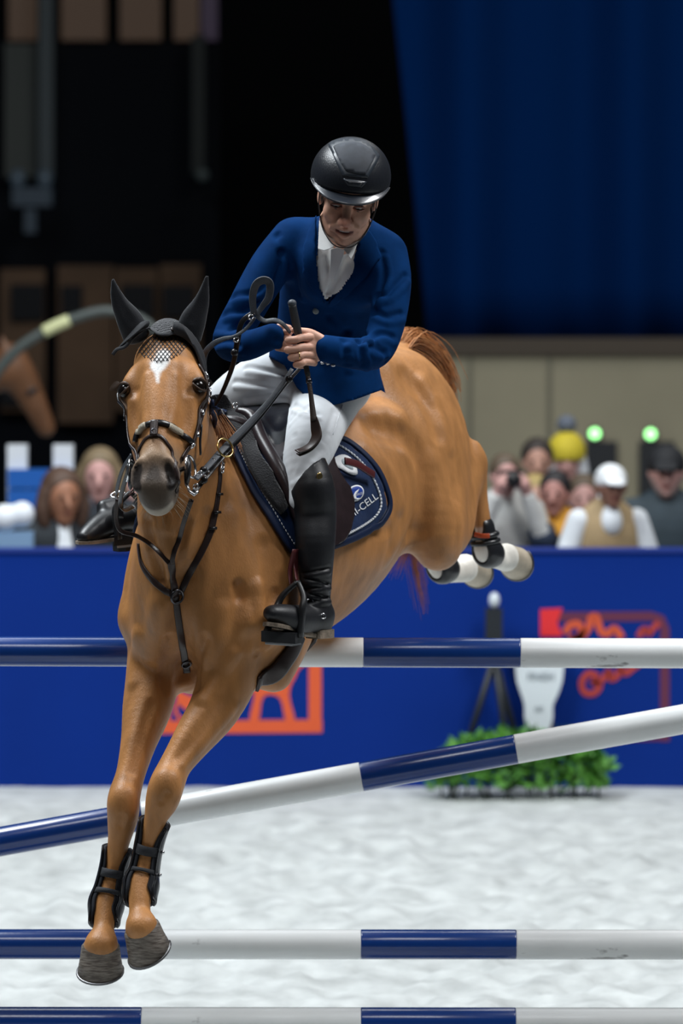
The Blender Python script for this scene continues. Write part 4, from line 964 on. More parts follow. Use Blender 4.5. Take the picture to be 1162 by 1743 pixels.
for i in range(4):
    y = (578, 594, 607, 619)[i]; x0 = (516, 518, 520, 523)[i]; x1 = (491, 490, 496, 504)[i]; r = (.0118, .0120, .0115, .0105)[i]
    fingL.append(([(P(x0+12, y-4+i*1.0, 14.085), r), (P(x0-4, y-3, 14.062), r*1.05), (P((x0+x1)/2, y, 14.052), r), (P(x1, y+1, 14.062), r*.98), (P(x1+1, y+3, 14.085), r*.92), (P(x1+12, y+4, 14.098), r*.85)], .003))
palmL = [([(P(562, 596, 14.115), (.033, .024)), (P(548, 594, 14.108), (.034, .025)), (P(534, 594, 14.100), (.044, .024)), (P(522, 594, 14.094), (.046, .022))], .008), ([(P(545, 578, 14.10), .018), (P(528, 568, 14.10), .0155), (P(514, 564, 14.105), .012), (P(500, 562, 14.11), .010)], .008)]
lv, lF = hand(palmL+fingL, np.array(P(545, 630, 14.02)), np.array(P(545, 630, 14.02)))if False else hand(palmL+fingL, (-.195, 14.02, 2.37), (-.01, 14.17, 2.58))
fingR = []
for i in range(4):
    y = (562, 572, 582, 592)[i]; fingR.append(([(P(472, y, 14.16), .0105), (P(484, y+2, 14.135), .0105), (P(491, y+3, 14.13), .0095), (P(494, y+4, 14.145), .0085)], .003))
rv_, rF_ = hand([([(P(452, 576, 14.155), (.030, .022)), (P(466, 574, 14.15), (.034, .022)), (P(474, 576, 14.15), (.036, .02))], .008), ([(P(462, 562, 14.15), .014), (P(478, 556, 14.14), .011), (P(492, 558, 14.135), .0095)], .008)]+fingR, (-.26, 14.07, 2.42), (-.14, 14.21, 2.62))
allv = np.concatenate([bv, gv, lv, rv_]); o1, o2, o3 = len(bv), len(bv)+len(gv), len(bv)+len(gv)+len(lv)
allF = np.concatenate([bF, gF+o1, lF+o2, rF_+o3])
sc = np.tile(np.array([.74, .41, .285]), (len(allv), 1))
def sct(w_, c):
    global sc
    sc = sc*(1-w_[:, None])+np.array(c)*w_[:, None]
q = allv-np.array(hc); gr, gu, gg = q @ np.array(rX)/ksc, q @ np.array(uZ)/ksc, q @ np.array(fY)/ksc; ish = (np.arange(len(allv)) >= o1) & (np.arange(len(allv)) < o2)
sct(ish*.55*sm((.03-np.hypot(gr, gu+.03))/.02)*(gg > .08), (.50, .17, .12))
sct(ish*.6*sm((.010-np.abs(gu+.069))/.006)*sm((.028-np.abs(gr))/.006)*(gg > .075), (.36, .10, .085))
sct(ish*sm((.0055-np.abs(gu+.068-.003*(gr/.027)**2))/.003)*sm((.027-np.abs(gr))/.004)*(gg > .07)*(gg < .098), (.14, .035, .03))
sct(ish*.8*sm((.006-np.abs(gu-.025))/.004)*(np.abs(gr) > .012)*(np.abs(gr) < .048)*(gg > .07), (.20, .12, .08))
sct((np.arange(len(allv)) >= o2)*.5, (.58, .31, .23))
obj('body', allv, allF, m_skin, rider, cols=sc)
m_ew = mat('eye_white', (.7, .68, .66), .2); m_ir = mat('eye_iris', (.05, .035, .025), .15)
for sd in (1, -1):
    e = MB().blob(G(.031*sd, .008, .083), .0125*ksc, .0125*ksc, .0125*ksc, None, 14, 10).build('eye', m_ew, rider)
    MB().blob(G(.031*sd-.001, .003, .0935), .006*ksc, .006*ksc, .0035*ksc, HM, 12, 8).build('iris', m_ir, e)
    lid = MB()
    for tp in (1, -1): lid.tube([G(.031*sd+.016*math.cos(a), .008+tp*.0085*math.sin(a)*.68, .084+.0105*math.sin(a)) for a in [math.pi*k/6 for k in range(7)]], [.002]+[.0036]*5+[.002], 6)
    lid.builds('eyelid', m_skin_l := (bpy.data.materials.get('eyelid_skin') or mat('eyelid_skin', (.38, .17, .12), .5)), e)
MB().blob(G(0, -.0645, .089), .018, .006, .004, Matrix((rX, fY, uZ)).transposed(), 12, 6).build('teeth', m_ew, rider)
MB().ring(P(509, 605, 14.052), (1, .1, .1), .0125, .0018, 20, 6).build('finger_ring', m_brass, rider)
# short grey hair at the temples
m_gh = mat('grey_hair', (.16, .14, .13), .7)
hb_ = MB()
for k in range(260):
    sd = 1 if k % 2 else -1; a = G(.070*sd+rng.normal(0, .002), rng.uniform(-.01, .045), rng.uniform(-.02, .045)); hb_.tube([a, a+uZ*-.006+rX*.003*sd, a+uZ*-.012-fY*.006], [.0010, .0008, .0004], 3)
tag(hb_.build('hair', m_gh, rider), kind='stuff')
# shirt collar and stock tie
hdT = bvh(np.concatenate([gv, shv]), np.concatenate([gF, shF+len(gv)]))
def slab(name, px, th, m, parent, Yf):
    mb = MB(); mb.prism([P(x, y, Yf(x, y)) for x, y in px], V(0, 0, 0), V(0, th, 0)); o = mb.build(name, m, parent, smooth=False); bv_ = o.modifiers.new('soft', 'BEVEL'); bv_.width = .0025; bv_.segments = 2; return o
col = MB()
a_ = [G(-.064, -.108, .02), G(-.045, -.128, .052), G(-.012, -.142, .075)]
slab('collar', [(543, 374), (542, 400), (541, 424), (551, 427), (561, 424), (569, 420), (556, 400), (548, 384)], .007, m_shirt, srt, lambda x, y: 14.335-.0008*(y-375)-.0009*(x-545))
slab('collar', [(617, 393), (611, 402), (600, 412), (588, 420), (584, 424), (597, 441), (602, 432), (609, 412)], .007, m_shirt, srt, lambda x, y: 14.29+.0010*(x-590)-.0006*(y-410))
slab('stock_tie', [(563, 424), (574, 421), (586, 425), (584, 436), (577, 456), (566, 480), (560, 470), (562, 445)], .012, m_shirt, srt, lambda x, y: 14.305+.0009*(y-425))
# helmet
hel = MB(); HC = G(0, .064, -.014); n_, m_ = 40, 18; rad = (.107, .100, .128)
vs = []; fs = []
for j in range(m_+1):
    th = math.radians(104)*j/m_
    for i in range(n_):
        a = 2*math.pi*i/n_; fr = math.sin(a); low_ = 1-.10*max(0, fr)
        t2 = th*low_; vs.append(HC+(rX*math.sin(t2)*math.cos(a)*rad[0]+uZ*math.cos(t2)*rad[1]+fY*math.sin(t2)*math.sin(a)*rad[2])*ksc)
for j in range(m_):
    for i in range(n_): fs.append((j*n_+i, j*n_+(i+1) % n_, (j+1)*n_+(i+1) % n_, (j+1)*n_+i))
m_helm = mat('black_helmet_shell', (.012, .014, .019), .34, bump=.25, bscale=330, stretch=(1, 1, .2)); m_hpan = mat('black_suede_panel', (.028, .034, .045), .75, var=.35, scale=25); m_hfr = mat('satin_black_frame', (.03, .038, .05), .38); m_peak = mat('glossy_peak', (.025, .031, .042), .24, coat=.5)
helmet = obj('helmet', vs, fs, m_helm, rider)
sdm = helmet.modifiers.new('shell', 'SOLIDIFY'); sdm.thickness = .006; sdm.offset = 1
heT = bvh(np.array([tuple(v) for v in vs]), fs)
frame_o = closed2([(562, 246), (590, 238), (620, 243), (640, 262), (642, 272), (626, 300), (620, 303), (588, 300), (582, 296), (566, 262)], 4)
patch('helmet_frame', heT, frame_o, .004, .004, m_hfr, helmet, 5)
frame_i = closed2([(571, 252), (592, 247), (614, 249), (634, 264), (634, 272), (622, 294), (616, 298), (594, 294), (586, 288), (572, 262)], 4)
patch('helmet_panel', heT, frame_i, .008, .003, m_hpan, helmet, 5)
patch('helmet_badge', heT, [(584, 304), (623, 309), (614, 319), (592, 316)], .004, .003, m_hfr, helmet, 4)
patch('badge_inset', heT, [(589, 306.5), (618, 310.5), (612, 316.5), (594, 314.5)], .0075, .001, m_helm, helmet, 4)
text_on('badge_lettering', 'KASK', heT, (594, 314), (612, 316), 6, m_hfr, helmet, off=.0095)
pk = MB(); na, nr_ = 28, 6; vs = []
for l_ in (0, 1):
    for i in range(na+1):
        a = math.radians(-72+144*i/na); base = HC+(rX*math.sin(a)*rad[0]*.985+fY*math.cos(a)*rad[2]*.985)*ksc+uZ*(-.013+.010*(1-math.cos(a)))
        ext = .038*max(0., math.cos(a*1.2))**.75
        for k in range(nr_+1):
            t = k/nr_; vs.append(base+(fY*ext*t)*1.0-uZ*(ext*.42*t+.10*ext*t*t)+rX*math.sin(a)*.012*t-uZ*(.004*l_))
fs = []; W_ = nr_+1; q0 = (na+1)*W_
for i in range(na):
    for k in range(nr_):
        x = i*W_+k; fs.append((x, x+1, x+W_+1, x+W_)); fs.append((x+q0, x+W_+q0, x+W_+1+q0, x+1+q0))
    x = i*W_+nr_; fs.append((x, x+q0, x+W_+q0, x+W_))
pko = obj('peak', vs, fs, m_peak, helmet)
edge = [vs[i*W_+nr_] for i in range(na+1)]; MB().tube(edge, .0028, 6).build('peak_rim', m_helm, pko)
stp = MB()
stp.ribbon([G(-.080, .03, .035), G(-.080, -.01, .030), G(-.072, -.05, .03), G(-.058, -.085, .045), G(-.035, -.108, .068), G(-.02, -.115, .078)], [-rX]*4+[-rX-uZ, -uZ+fY*.5], .011, .003, 4)
stp.ribbon([G(.080, .03, .035), G(.080, -.01, .030), G(.072, -.05, .03), G(.058, -.085, .045), G(.030, -.114, .066), G(0, -.118, .078), G(-.02, -.116, .078)], [rX]*4+[rX-uZ, -uZ+fY*.5, -uZ+fY*.5], .011, .003, 4)
stp.builds('chin_strap', m_black, helmet)
# breeches
wf = Field((-.62, 14.15, 1.85), (.32, 15.10, 2.62), .006)
wf.ell(P(545, 640, 14.87), (.17, .14, .13), k=.02)
for L_ in (THL, THR): wf.chain([(c, r, r, V(1, 0, 0)) for c, r in L_], k=.06, sub=5)
wv, wF = wf.mesh(3); wT = bvh(wv, wF)
for px in ([(490, 640), (450, 630), (420, 625)], [(480, 660), (440, 655), (400, 650)], [(485, 680), (450, 675), (420, 680)], [(500, 690), (520, 700), (540, 705)], [(495, 715), (510, 700), (530, 690)], [(500, 740), (505, 780), (498, 815)], [(515, 760), (518, 790), (508, 812)], [(560, 740), (550, 765), (535, 780)], [(540, 765), (525, 790), (512, 808)], [(570, 700), (560, 730), (550, 750)]):
    for dy, am in ((0, -.0065), (8, .005)) if px[0][1] < 700 else ((0, -.0035), (8, .003)):
        pts = [z for z in (cast(wT, x, y+dy)[0] for x, y in px) if z is not None]
        if len(pts) > 1: wv = brush(wv, wF, [tuple(z) for z in cr(pts, None, 3)[0]], .018, am)
w0_ = wv; wv = fit(wv, .001); mv_ = (np.linalg.norm(wv-w0_, axis=1) > .0005).astype(float); wv = relax(wv, wF, 6, w=mv_); wo = obj('breeches', wv, wF, m_breech, rider)
wT = bvh(wv, wF); mbs = MB(); strap(mbs, wT, [(583, 690), (575, 712), (566, 740)], .003, .002); mbs.build('seam', m_breech, wo)
# boots
gb = Field((-.30, 13.95, 1.48), (.05, 14.50, 2.18), .005)
gb.chain([(c, a, b, V(1, 0, 0)) for c, a, b in SHL], k=.01, sub=5)
FTY = SHL[-1][0].y-14.32                               # the foot goes with the shin
gb.chain([(out(543, 1048, 14.325+FTY, .04), .040, .040, V(0, 0, 1)), (out(528, 1054, 14.29+FTY, .044), .042, .042, V(0, 0, 1)), (out(502, 1054, 14.23+FTY, .044), .041, .040, V(0, 0, 1)), (out(478, 1048, 14.17+FTY, .040), .033, .038, V(0, 0, 1)), (out(463, 1044, 14.13+FTY, .030), .022, .028, V(0, 0, 1))], k=.03, sub=5)
gb.chain([(out(548, 1046, 14.34+FTY, .032), .030), (out(546, 1068, 14.335+FTY, .032), .030)], k=.02)
gv2, gF2 = gb.mesh(2); bT = bvh(gv2, gF2)
for k, y in enumerate((972, 988, 1000, 1012, 1022)):
    for dy, am in ((0, -.007), (6, .005)):
        pts = [z for z in (cast(bT, x, y+dy+(x-537)*(.25 if k % 2 else -.2))[0] for x in (516, 526, 537, 548, 558)) if z is not None]
        if len(pts) > 1: gv2 = brush(gv2, gF2, [tuple(z) for z in pts], .013, am)
topc = [(480, 862), (492, 846), (503, 826), (516, 806), (532, 790), (548, 780), (560, 782), (566, 800), (600, 820)]
tpx = CX+gv2[:, 0]*FPX/gv2[:, 1]; tpy = YH+(HCAM-gv2[:, 2])*FPX/gv2[:, 1]
kp = tpy > np.interp(tpx, [t_[0] for t_ in topc], [t_[1] for t_ in topc]); gv2 = fit(gv2, .001); gv3, gF3 = trim(gv2, gF2, kp, [t_[0] for t_ in topc], [t_[1] for t_ in topc])
lb = obj('boot', gv3, gF3, m_shaft, rider); sdm = lb.modifiers.new('leather', 'SOLIDIFY'); sdm.thickness = .004; sdm.offset = 1
bT = bvh(gv2, gF2)
def sole(name, px, hgt, depth, m, parent, Yf):
    mb = MB(); top = [P(x, y, Yf(x)) for x, y in px]; mb.prism(top, V(.5, .3, 0)*(-depth/2), V(.5, .3, 0)*(depth/2)); return mb.build(name, m, parent, smooth=False)
fd = (P(460, 1050, 14.12)-P(545, 1072, 14.33)).normalized(); sdv = fd.cross(V(0, 0, 1)).normalized()
def sole3(pa, pb, w0, w1, th, name, parent, m=m_sole):
    d = (pb-pa); s_ = d.normalized().cross(V(0, 0, 1)).normalized(); up_ = s_.cross(d.normalized()).normalized(); mb = MB(); n = 12; ring = []
    for sgn in (1, -1):
        for k in range(n+1):
            t = k/n; ww = w0+(w1-w0)*t; ww = ww*math.sqrt(max(0, 1-max(0, (t-.72)/.28)**2))*.999+.001; ring.append((t, sgn*ww)) if sgn > 0 else ring.insert(0, (t, sgn*ww))
    poly = [pa+d*t+s_*w_ for t, w_ in ring]; mb.prism(poly, V(0, 0, 0), up_*(-th)); return mb.build(name, m, parent, smooth=False)
sole3(out(525, 1078, 14.29+FTY, .055), out(454, 1058, 14.11+FTY, .056), .030, .040, .012, 'sole', lb)
sole3(out(556, 1070, 14.35+FTY, .036), out(528, 1072, 14.285+FTY, .040), .030, .032, .028, 'heel', lb)
MB().blob(cast(bT, 543, 812, .004)[0], .011, .004, .014, Matrix.Rotation(.5, 3, 'Z')).build('boot_badge', m_brass, lb)
sp = MB(); sp.ring(hitp(bT, 529, 1026, .008), (.2, -1, .1), .0105, .003, 20); sp.ring(hitp(bT, 547, 1049, .008), (.4, -1, .1), .008, .002, 18)
sp.builds('spur_buckle', m_steel, lb)
sp = MB(); strap(sp, bT, [(515, 1020), (529, 1027), (540, 1040), (547, 1049)], .010, .003); sp.build('spur_strap', m_leath2, lb)
sp = MB(); sp.tube([hitp(bT, 548, 1049, .003), P(556, 1048, 14.35+FTY), P(564, 1043, 14.385+FTY), P(562, 1036, 14.40+FTY)], [.0035, .0035, .004, .004], 8, sub=3); sp.build('spur', m_gunm, lb)
gb = Field((-.92, 14.40, 1.72), (-.35, 14.98, 2.30), .0055)
gb.chain([(c, r+.004, r+.004, V(1, 0, 0)) for c, r in SHR], k=.01, sub=5)
gb.chain([(P(232, 886, 14.80), .044, .046, V(0, 0, 1)), (P(205, 884, 14.73), .044, .046, V(0, 0, 1)), (P(176, 893, 14.66), .042, .044, V(0, 0, 1)), (P(153, 908, 14.60), .032, .036, V(0, 0, 1)), (P(143, 914, 14.575), .022, .028, V(0, 0, 1))], k=.02, sub=5)
gb.chain([(P(176, 862, 14.70), .022), (P(196, 858, 14.74), .026)], k=.03)
rv2, rF2 = gb.mesh(2); rv2 = fit(rv2, .001); rb = obj('boot', rv2, rF2, m_boot, rider)
sole3(P(205, 912, 14.72), P(134, 922, 14.55), .032, .040, .010, 'sole', rb, m_sole)
sole3(P(226, 912, 14.78), P(200, 922, 14.70), .032, .034, .034, 'heel', rb, m_boot)
# stirrups, parts of the saddle
m_ox = mat('oxblood_stirrup_leather', (.085, .018, .020), .4, var=.2, scale=40); m_stir = mat('black_stirrup', (.014, .015, .017), .4); m_tread = mat('grey_tread', (.28, .29, .30), .6)
def stirrup(top, a, b, tl_, tr_, leather):
    s_ = MB(); fwd = V(-.45, -.85, 0)*.018
    s_.tube([top, top.lerp(a, .5)+(a-b).normalized()*.012, a, tl_], [.008, .010, .012, .012], 10, sub=4); br_ = s_.build('stirrup', m_stir, sad)
    s_ = MB(); s_.tube([top, top.lerp(b, .5)-(a-b).normalized()*.012, b, tr_], [.008, .010, .011, .012], 10, sub=4); s_.build('stirrup_branch', m_stir, br_)
    s_ = MB(); d = tr_-tl_; s_.prism([tl_-fwd*1.7, tr_-fwd*1.7, tr_+fwd*1.7, tl_+fwd*1.7], V(0, 0, .014), V(0, 0, -.020)); s_.build('tread_frame', m_stir, br_, smooth=False)
    s_ = MB(); s_.prism([tl_-fwd*1.9+d*.1, tr_-fwd*1.9-d*.1, tr_+fwd*1.5-d*.1, tl_+fwd*1.5+d*.1], V(0, 0, -.020), V(0, 0, -.028)); s_.build('tread', m_tread, br_, smooth=False)
    for o_ in leather:
        s_ = MB(); s_.ribbon(o_, [V(.8, -.5, 0)]*len(o_), .026, .004, 4); s_.build('stirrup_leather', m_ox, sad)
STY = min(FTY, 0)
stirrup(out(507, 990, 14.20+STY, .03), out(514, 1040, 14.155+STY, .03), out(470, 1035, 14.30+STY, .022), out(510, 1084, 14.17+STY, .05), out(452, 1080, 14.24+STY, .048), [[out(506, 935, 14.30, .045), out(503, 965, 14.24, .03), out(506, 992, 14.20+STY, .03)], [out(502, 935, 14.31, .05), out(494, 970, 14.26, .026), out(497, 1000, 14.22+STY, .024)]])
stirrup(P(222, 838, 14.66), P(196, 872, 14.62), P(248, 872, 14.70), P(202, 918, 14.62), P(244, 914, 14.72), [[P(262, 800, 14.60), P(238, 822, 14.62), P(222, 842, 14.65)]])
MB().ring(P(200, 842, 14.60), (-.3, -1, .8), .022, .004, 24, sx=.5, up=(1, 0, .1)).build('stirrup_buckle', m_steel, sad)
MB().ribbon([P(204, 846, 14.60), P(205, 862, 14.60), P(205, 882, 14.60)], [V(-.3, -1, 0)]*3, .018, .006, 3).build('stirrup_release_arm', m_leath2, sad)
# whip
whip = empty('riding_whip', P(513, 600, 14.09), 'short black riding whip with a brown leather flap held by the rider', 'whip')
wp = [(497, 518, 14.02), (503, 548, 14.05), (510, 578, 14.078), (518, 612, 14.085), (524, 640, 14.085), (528, 665, 14.075), (531, 690, 14.07), (534, 716, 14.065)]
MB().tube([P(*q) for q in wp[:5]], [.0125, .0135, .012, .0095, .0085], 12, sub=4).build('grip', mat('black_rubber_grip', (.02, .022, .026), .55, bump=.4, bscale=300), whip)
MB().blob(P(497, 516, 14.02), .0138, .0138, .012).build('grip_cap', m_rubber, whip)
MB().tube([P(*q) for q in wp[4:]], [.0078, .0075, .0085, .011], 10, sub=4).build('shaft', mat('brown_braid', (.035, .022, .018), .5, bump=.6, bscale=300), whip)
MB().tube([P(525, 644, 14.083), P(526, 652, 14.08)], .0098, 12).build('collar', m_gunm, whip)
MB().ribbon([P(533, 708, 14.062), P(537, 728, 14.06), P(538, 742, 14.055), P(530, 756, 14.05), P(518, 764, 14.045), P(505, 768, 14.03)], [V(-.2, -1, .1), V(-.3, -1, .1), V(-.6, -.8, .2), V(-.5, -.6, .7), V(-.2, -.5, .9), V(0, -.4, 1)], [.020, .032, .036, .032, .028, .022], .004, 4).build('flap', mat('brown_flap', (.035, .020, .017), .4), whip)
MB().ribbon([P(534, 712, 14.068), P(539, 732, 14.066), P(539, 746, 14.06), P(530, 761, 14.056), P(518, 769, 14.05), P(507, 774, 14.04)], [V(-.2, -1, .1), V(-.3, -1, .1), V(-.6, -.8, .2), V(-.5, -.6, .7), V(-.2, -.5, .9), V(0, -.4, 1)], [.018, .028, .032, .028, .026, .02], .004, 4).build('flap', m_leath, whip)
# ------------------------------------------------------------------ jump poles
def polemat(name, col, rough, coat):
    return mat(name, col, rough, var=.06, scale=4, coat=coat, bump=.04, bscale=60)
m_pw = polemat('white_pole_paint', (.80, .82, .82), .38, .1)
def scuff(m, scale, lo, hi, dark):
    N, L = nt(m); b = N['Principled BSDF']; prev = b.inputs['Base Color'].links[0].from_socket
    tc = N.new('ShaderNodeTexCoord'); mp = N.new('ShaderNodeMapping'); mp.inputs['Scale'].default_value = (.5, 1, 1); L.new(tc.outputs['Object'], mp.inputs[0])
    n = N.new('ShaderNodeTexNoise'); n.inputs['Scale'].default_value = scale; n.inputs['Detail'].default_value = 8; L.new(mp.outputs[0], n.inputs['Vector'])
    r = N.new('ShaderNodeMapRange'); r.inputs[1].default_value = lo; r.inputs[2].default_value = hi; L.new(n.outputs['Fac'], r.inputs[0])
    mx = N.new('ShaderNodeMix'); mx.data_type = 'RGBA'; L.new(r.outputs[0], mx.inputs['Factor']); L.new(prev, mx.inputs['A']); mx.inputs['B'].default_value = (*dark, 1); L.new(mx.outputs['Result'], b.inputs['Base Color'])
scuff(m_pw, 16, .66, .72, (.30, .30, .30))
m_pb = polemat('blue_pole_paint', (.003, .036, .20), .25, .4)
def pole(a, b, bounds, label, r=.0495):
    """a, b: ends (pixel, depth); bounds: where the colour changes, in picture columns"""
    A_, B_ = P(*a), P(*b); d = (B_-A_).normalized(); root = empty('jump_pole', A_.lerp(B_, .5), label, 'jump pole', 'poles of the jump')
    xs = [(x-CX)*15/FPX for x in bounds]; cols_ = [m_pb if (i % 2 == 0) else m_pw for i in range(len(xs)-1)]
    for i in range(len(xs)-1):
        t0 = (xs[i]-A_.x)/(B_.x-A_.x); t1 = (xs[i+1]-A_.x)/(B_.x-A_.x); p, q = A_.lerp(B_, t0), A_.lerp(B_, t1)
        mb = MB(); e0 = p+d*.004; e1 = q-d*.004
        mb.tube([p, e0, e1, q], [r-.0008, r, r, r-.0008], 40); o = mb.build('pole_stripe', cols_[i], root)
    for x in (0,): pass
    return root
bd = [-130, 243, 618, 885, 1258, 1400]
pole((-130, 1108, 15), (1400, 1113, 15), bd, 'topmost level blue and white striped jump pole')
pole((-130, 1456, 15.13), (1400, 1181.5, 15.13), [-150, 240, 615, 880, 1255, 1400], 'slanting blue and white striped jump pole')
pole((-130, 1607, 15), (1400, 1608, 15), [-130, 243, 614, 878, 1251, 1400], 'level blue and white striped jump pole below the slanting one')
pole((-130, 1739, 15), (1400, 1741, 15), [-130, 241, 614, 877, 1250, 1400], 'lowest blue and white striped jump pole close above the sand')
# ------------------------------------------------------------------ barrier with printed emblems
YB = 22.97
m_bar = mat('blue_barrier_board', (.0005, .024, .21), .8, var=.06, scale=2, spec=.15)
bz = HCAM-(940-YH)*YB/FPX
barrier = empty('arena_barrier', (0, YB, 0), 'long blue arena barrier with orange emblems in front of the spectators', 'barrier')
for i in range(3):
    x0 = -5.4+i*3.6; mb = MB(); mb.box((x0+1.8, YB+.06, bz/2), 3.597, .12, bz); o = mb.build('barrier_panel', m_bar, barrier, smooth=False)
mb = MB(); mb.box((0, YB+.06, bz+.008), 10.8, .15, .016); mb.build('barrier_rail', mat('blue_rail', (.001, .024, .22), .6), barrier, smooth=False)
m_or = mat('orange_print', (.72, .10, .025), .6); m_pr = mat('plum_print', (.12, .018, .055), .6); m_rd = mat('red_print', (.75, .02, .025), .6)
def flat(poly, m, name, parent, Y=YB, th=.003, lift=0):
    mb = MB(); mb.prism([P(x, y, Y-lift) for x, y in poly], V(0, 0, 0), V(0, -th, 0)); o = mb.build(name, m, parent, smooth=False)
    return o
def band(pts, wpx, m, name, parent, Y=YB, sub=4, lift=0):
    q = spline2(pts, sub) if sub else pts; L_, R_ = [], []
    for i, (x, y) in enumerate(q):
        a, b = q[max(i-1, 0)], q[min(i+1, len(q)-1)]; dx, dy = b[0]-a[0], b[1]-a[1]; n = math.hypot(dx, dy) or 1
        L_.append((x-dy/n*wpx/2, y+dx/n*wpx/2)); R_.append((x+dy/n*wpx/2, y-dx/n*wpx/2))
    mb = MB(); n = len(q); vs = [P(x, y, Y-lift-.003) for x, y in L_]+[P(x, y, Y-lift-.003) for x, y in R_]
    mb.add(vs, [(i, i+1, n+i+1, n+i) for i in range(n-1)]); return mb.build(name, m, parent, smooth=False)
# carriage emblem
band([(268, 1238), (548, 1236)], 22, m_or, 'emblem_base', barrier, sub=0); band([(536, 1100), (536, 1236)], 22, m_or, 'emblem_side', barrier, sub=0, lift=.0006); band([(280, 1100), (280, 1236)], 20, m_or, 'emblem_side', barrier, sub=0, lift=.0006)
band([(270, 1100), (546, 1100)], 18, m_or, 'emblem_top', barrier, sub=0)
flat(closed2([(430, 1160), (450, 1142), (485, 1138), (500, 1150), (492, 1182), (502, 1228), (486, 1228), (476, 1188), (448, 1186), (440, 1228), (424, 1228), (432, 1186)], 3), m_or, 'emblem_horse', barrier, lift=.001)
flat(closed2([(486, 1148), (500, 1122), (516, 1118), (520, 1130), (508, 1140), (498, 1160)], 3), m_or, 'emblem_horse_head', barrier, lift=.0014)
flat(closed2([(300, 1176), (318, 1182), (345, 1190), (372, 1180), (384, 1190), (372, 1208), (330, 1212), (306, 1200)], 3), m_or, 'emblem_carriage', barrier, lift=.001)
for cx_, r_ in ((318, 20), (368, 23)): band([(cx_+r_*math.cos(a), 1206+r_*math.sin(a)) for a in [2*math.pi*k/16 for k in range(17)]], 6, m_or, 'emblem_wheel', barrier, sub=0, lift=.0018)
band([(384, 1190), (410, 1180), (440, 1172)], 6, m_or, 'emblem_shaft', barrier, lift=.0018)
# framed script emblem
band([(930, 1090), (930, 1262)], 20, m_pr, 'emblem_frame', barrier, sub=0); band([(950, 1050), (1108, 1049), (1124, 1054), (1131, 1070), (1131, 1262)], 16, m_pr, 'emblem_frame', barrier, sub=0)
band([(940, 1256), (1131, 1254)], 14, m_pr, 'emblem_frame', barrier, sub=0, lift=.0006)
flat([(919, 1037), (957, 1035), (948, 1060), (958, 1083), (919, 1083)], m_rd, 'emblem_flag', barrier, lift=.0015)
m_o2 = mat('orange_script', (.62, .085, .03), .6); m_o3 = mat('dull_red_script', (.42, .04, .03), .6)
band([(962, 1078), (968, 1066), (982, 1062), (990, 1072), (984, 1086), (970, 1088), (990, 1082), (1002, 1066), (1006, 1052), (1014, 1050), (1018, 1062), (1024, 1076), (1034, 1078), (1044, 1070), (1052, 1076), (1058, 1086)], 13, m_o2, 'emblem_script', barrier, lift=.0022)
band([(1086, 1084), (1096, 1070), (1104, 1078), (1112, 1068), (1122, 1060)], 11, m_o3, 'emblem_script', barrier, lift=.0022)
band([(1018, 1152), (1002, 1146), (990, 1160), (994, 1178), (1010, 1180), (1020, 1168), (1008, 1160), (1024, 1158), (1036, 1142), (1040, 1156), (1052, 1148), (1056, 1136), (1064, 1146), (1078, 1136), (1090, 1128)], 11, m_o3, 'emblem_script', barrier, lift=.0022)
# ------------------------------------------------------------------ finish sign, tripod, shrub
sg = empty('finish_sign', P(917, 1330, 22.84)*1, 'white shaped FINISH board in front of the blue barrier', 'sign'); sg.location.z = 0
m_sgn = mat('white_sign_board', (.74, .80, .84), .5); Ys = 22.86
mb = MB(); mb.prism([P(x, y, Ys) for x, y in closed2([(880, 1100), (918, 1092), (956, 1100), (958, 1150), (950, 1180), (941, 1200), (940, 1225), (930, 1248), (914, 1256), (900, 1246), (893, 1225), (892, 1200), (886, 1180), (878, 1150)], 3)], V(0, 0, 0), V(0, .03, 0)); mb.build('board', m_sgn, sg, smooth=False)
mb = MB(); mb.tube([P(915, 1240, Ys+.035), V(P(915, 1240, Ys+.035).x, Ys+.035, .01)], .02, 10); mb.build('post', mat('dark_post', (.02, .03, .05), .5), sg)
def flat_text(name, body, p0, p1, hpx, m, parent, Y):
    v, f = text_mesh(body, 1.); wx = max(q.x for q in v); d = V(p1[0]-p0[0], p1[1]-p0[1]); L_ = d.length; d = d/L_; u = V(d.y, -d.x)
    return obj(name, [P(*(V(*p0)+d*(q.x/wx*L_)+u*q.y*hpx), Y) for q in v], f, m, parent, smooth=False)
m_ink = mat('grey_ink', (.10, .13, .16), .6)
flat_text('lettering', 'FINISH', (897, 1159), (942, 1159), 20, m_ink, sg, Ys-.004)
flat_text('lettering', 'FEI', (910, 1213), (924, 1211), 13, m_ink, sg, Ys-.004)
tp = empty('tripod', V(P(840, 1300, 22.82).x, 22.82, 0), 'black tripod carrying a small timing unit beside the finish board', 'tripod'); m_tb = mat('black_metal', (.008, .012, .018), .5)
tc_ = P(840, 1128, 22.75)
MB().tube([P(840, 1090, 22.82), P(842, 1150, 22.82)], .022, 10).build('column', m_tb, tp)
for x, Y in ((772, 22.84), (872, 22.78), (900, 22.93)):
    foot = V(P(x, 1300, Y).x, Y, .012); MB().tube([P(841, 1120, 22.82), P(841, 1120, 22.82).lerp(foot, .5), foot], [.020, .017, .012], 8).build('leg', m_tb, tp)
mb = MB(); mb.box(P(840, 1062, 22.82), .085, .10, .16); mb.build('timing_unit', m_tb, tp, smooth=False)
MB().blob(P(841, 1022, 22.81), .028, .03, .04).build('reflector', mat('pale_reflector', (.65, .70, .74), .3), tp)
sb = empty('shrub', V(P(885, 1300, 22.55).x, 22.55, 0), 'low bushy green shrub on the sand beside the blue barrier', 'shrub')
m_lf = mat('green_leaf', (.055, .20, .025), .5, var=.5, scale=6, col2=(.11, .32, .04)); lv_ = []; lf_ = []
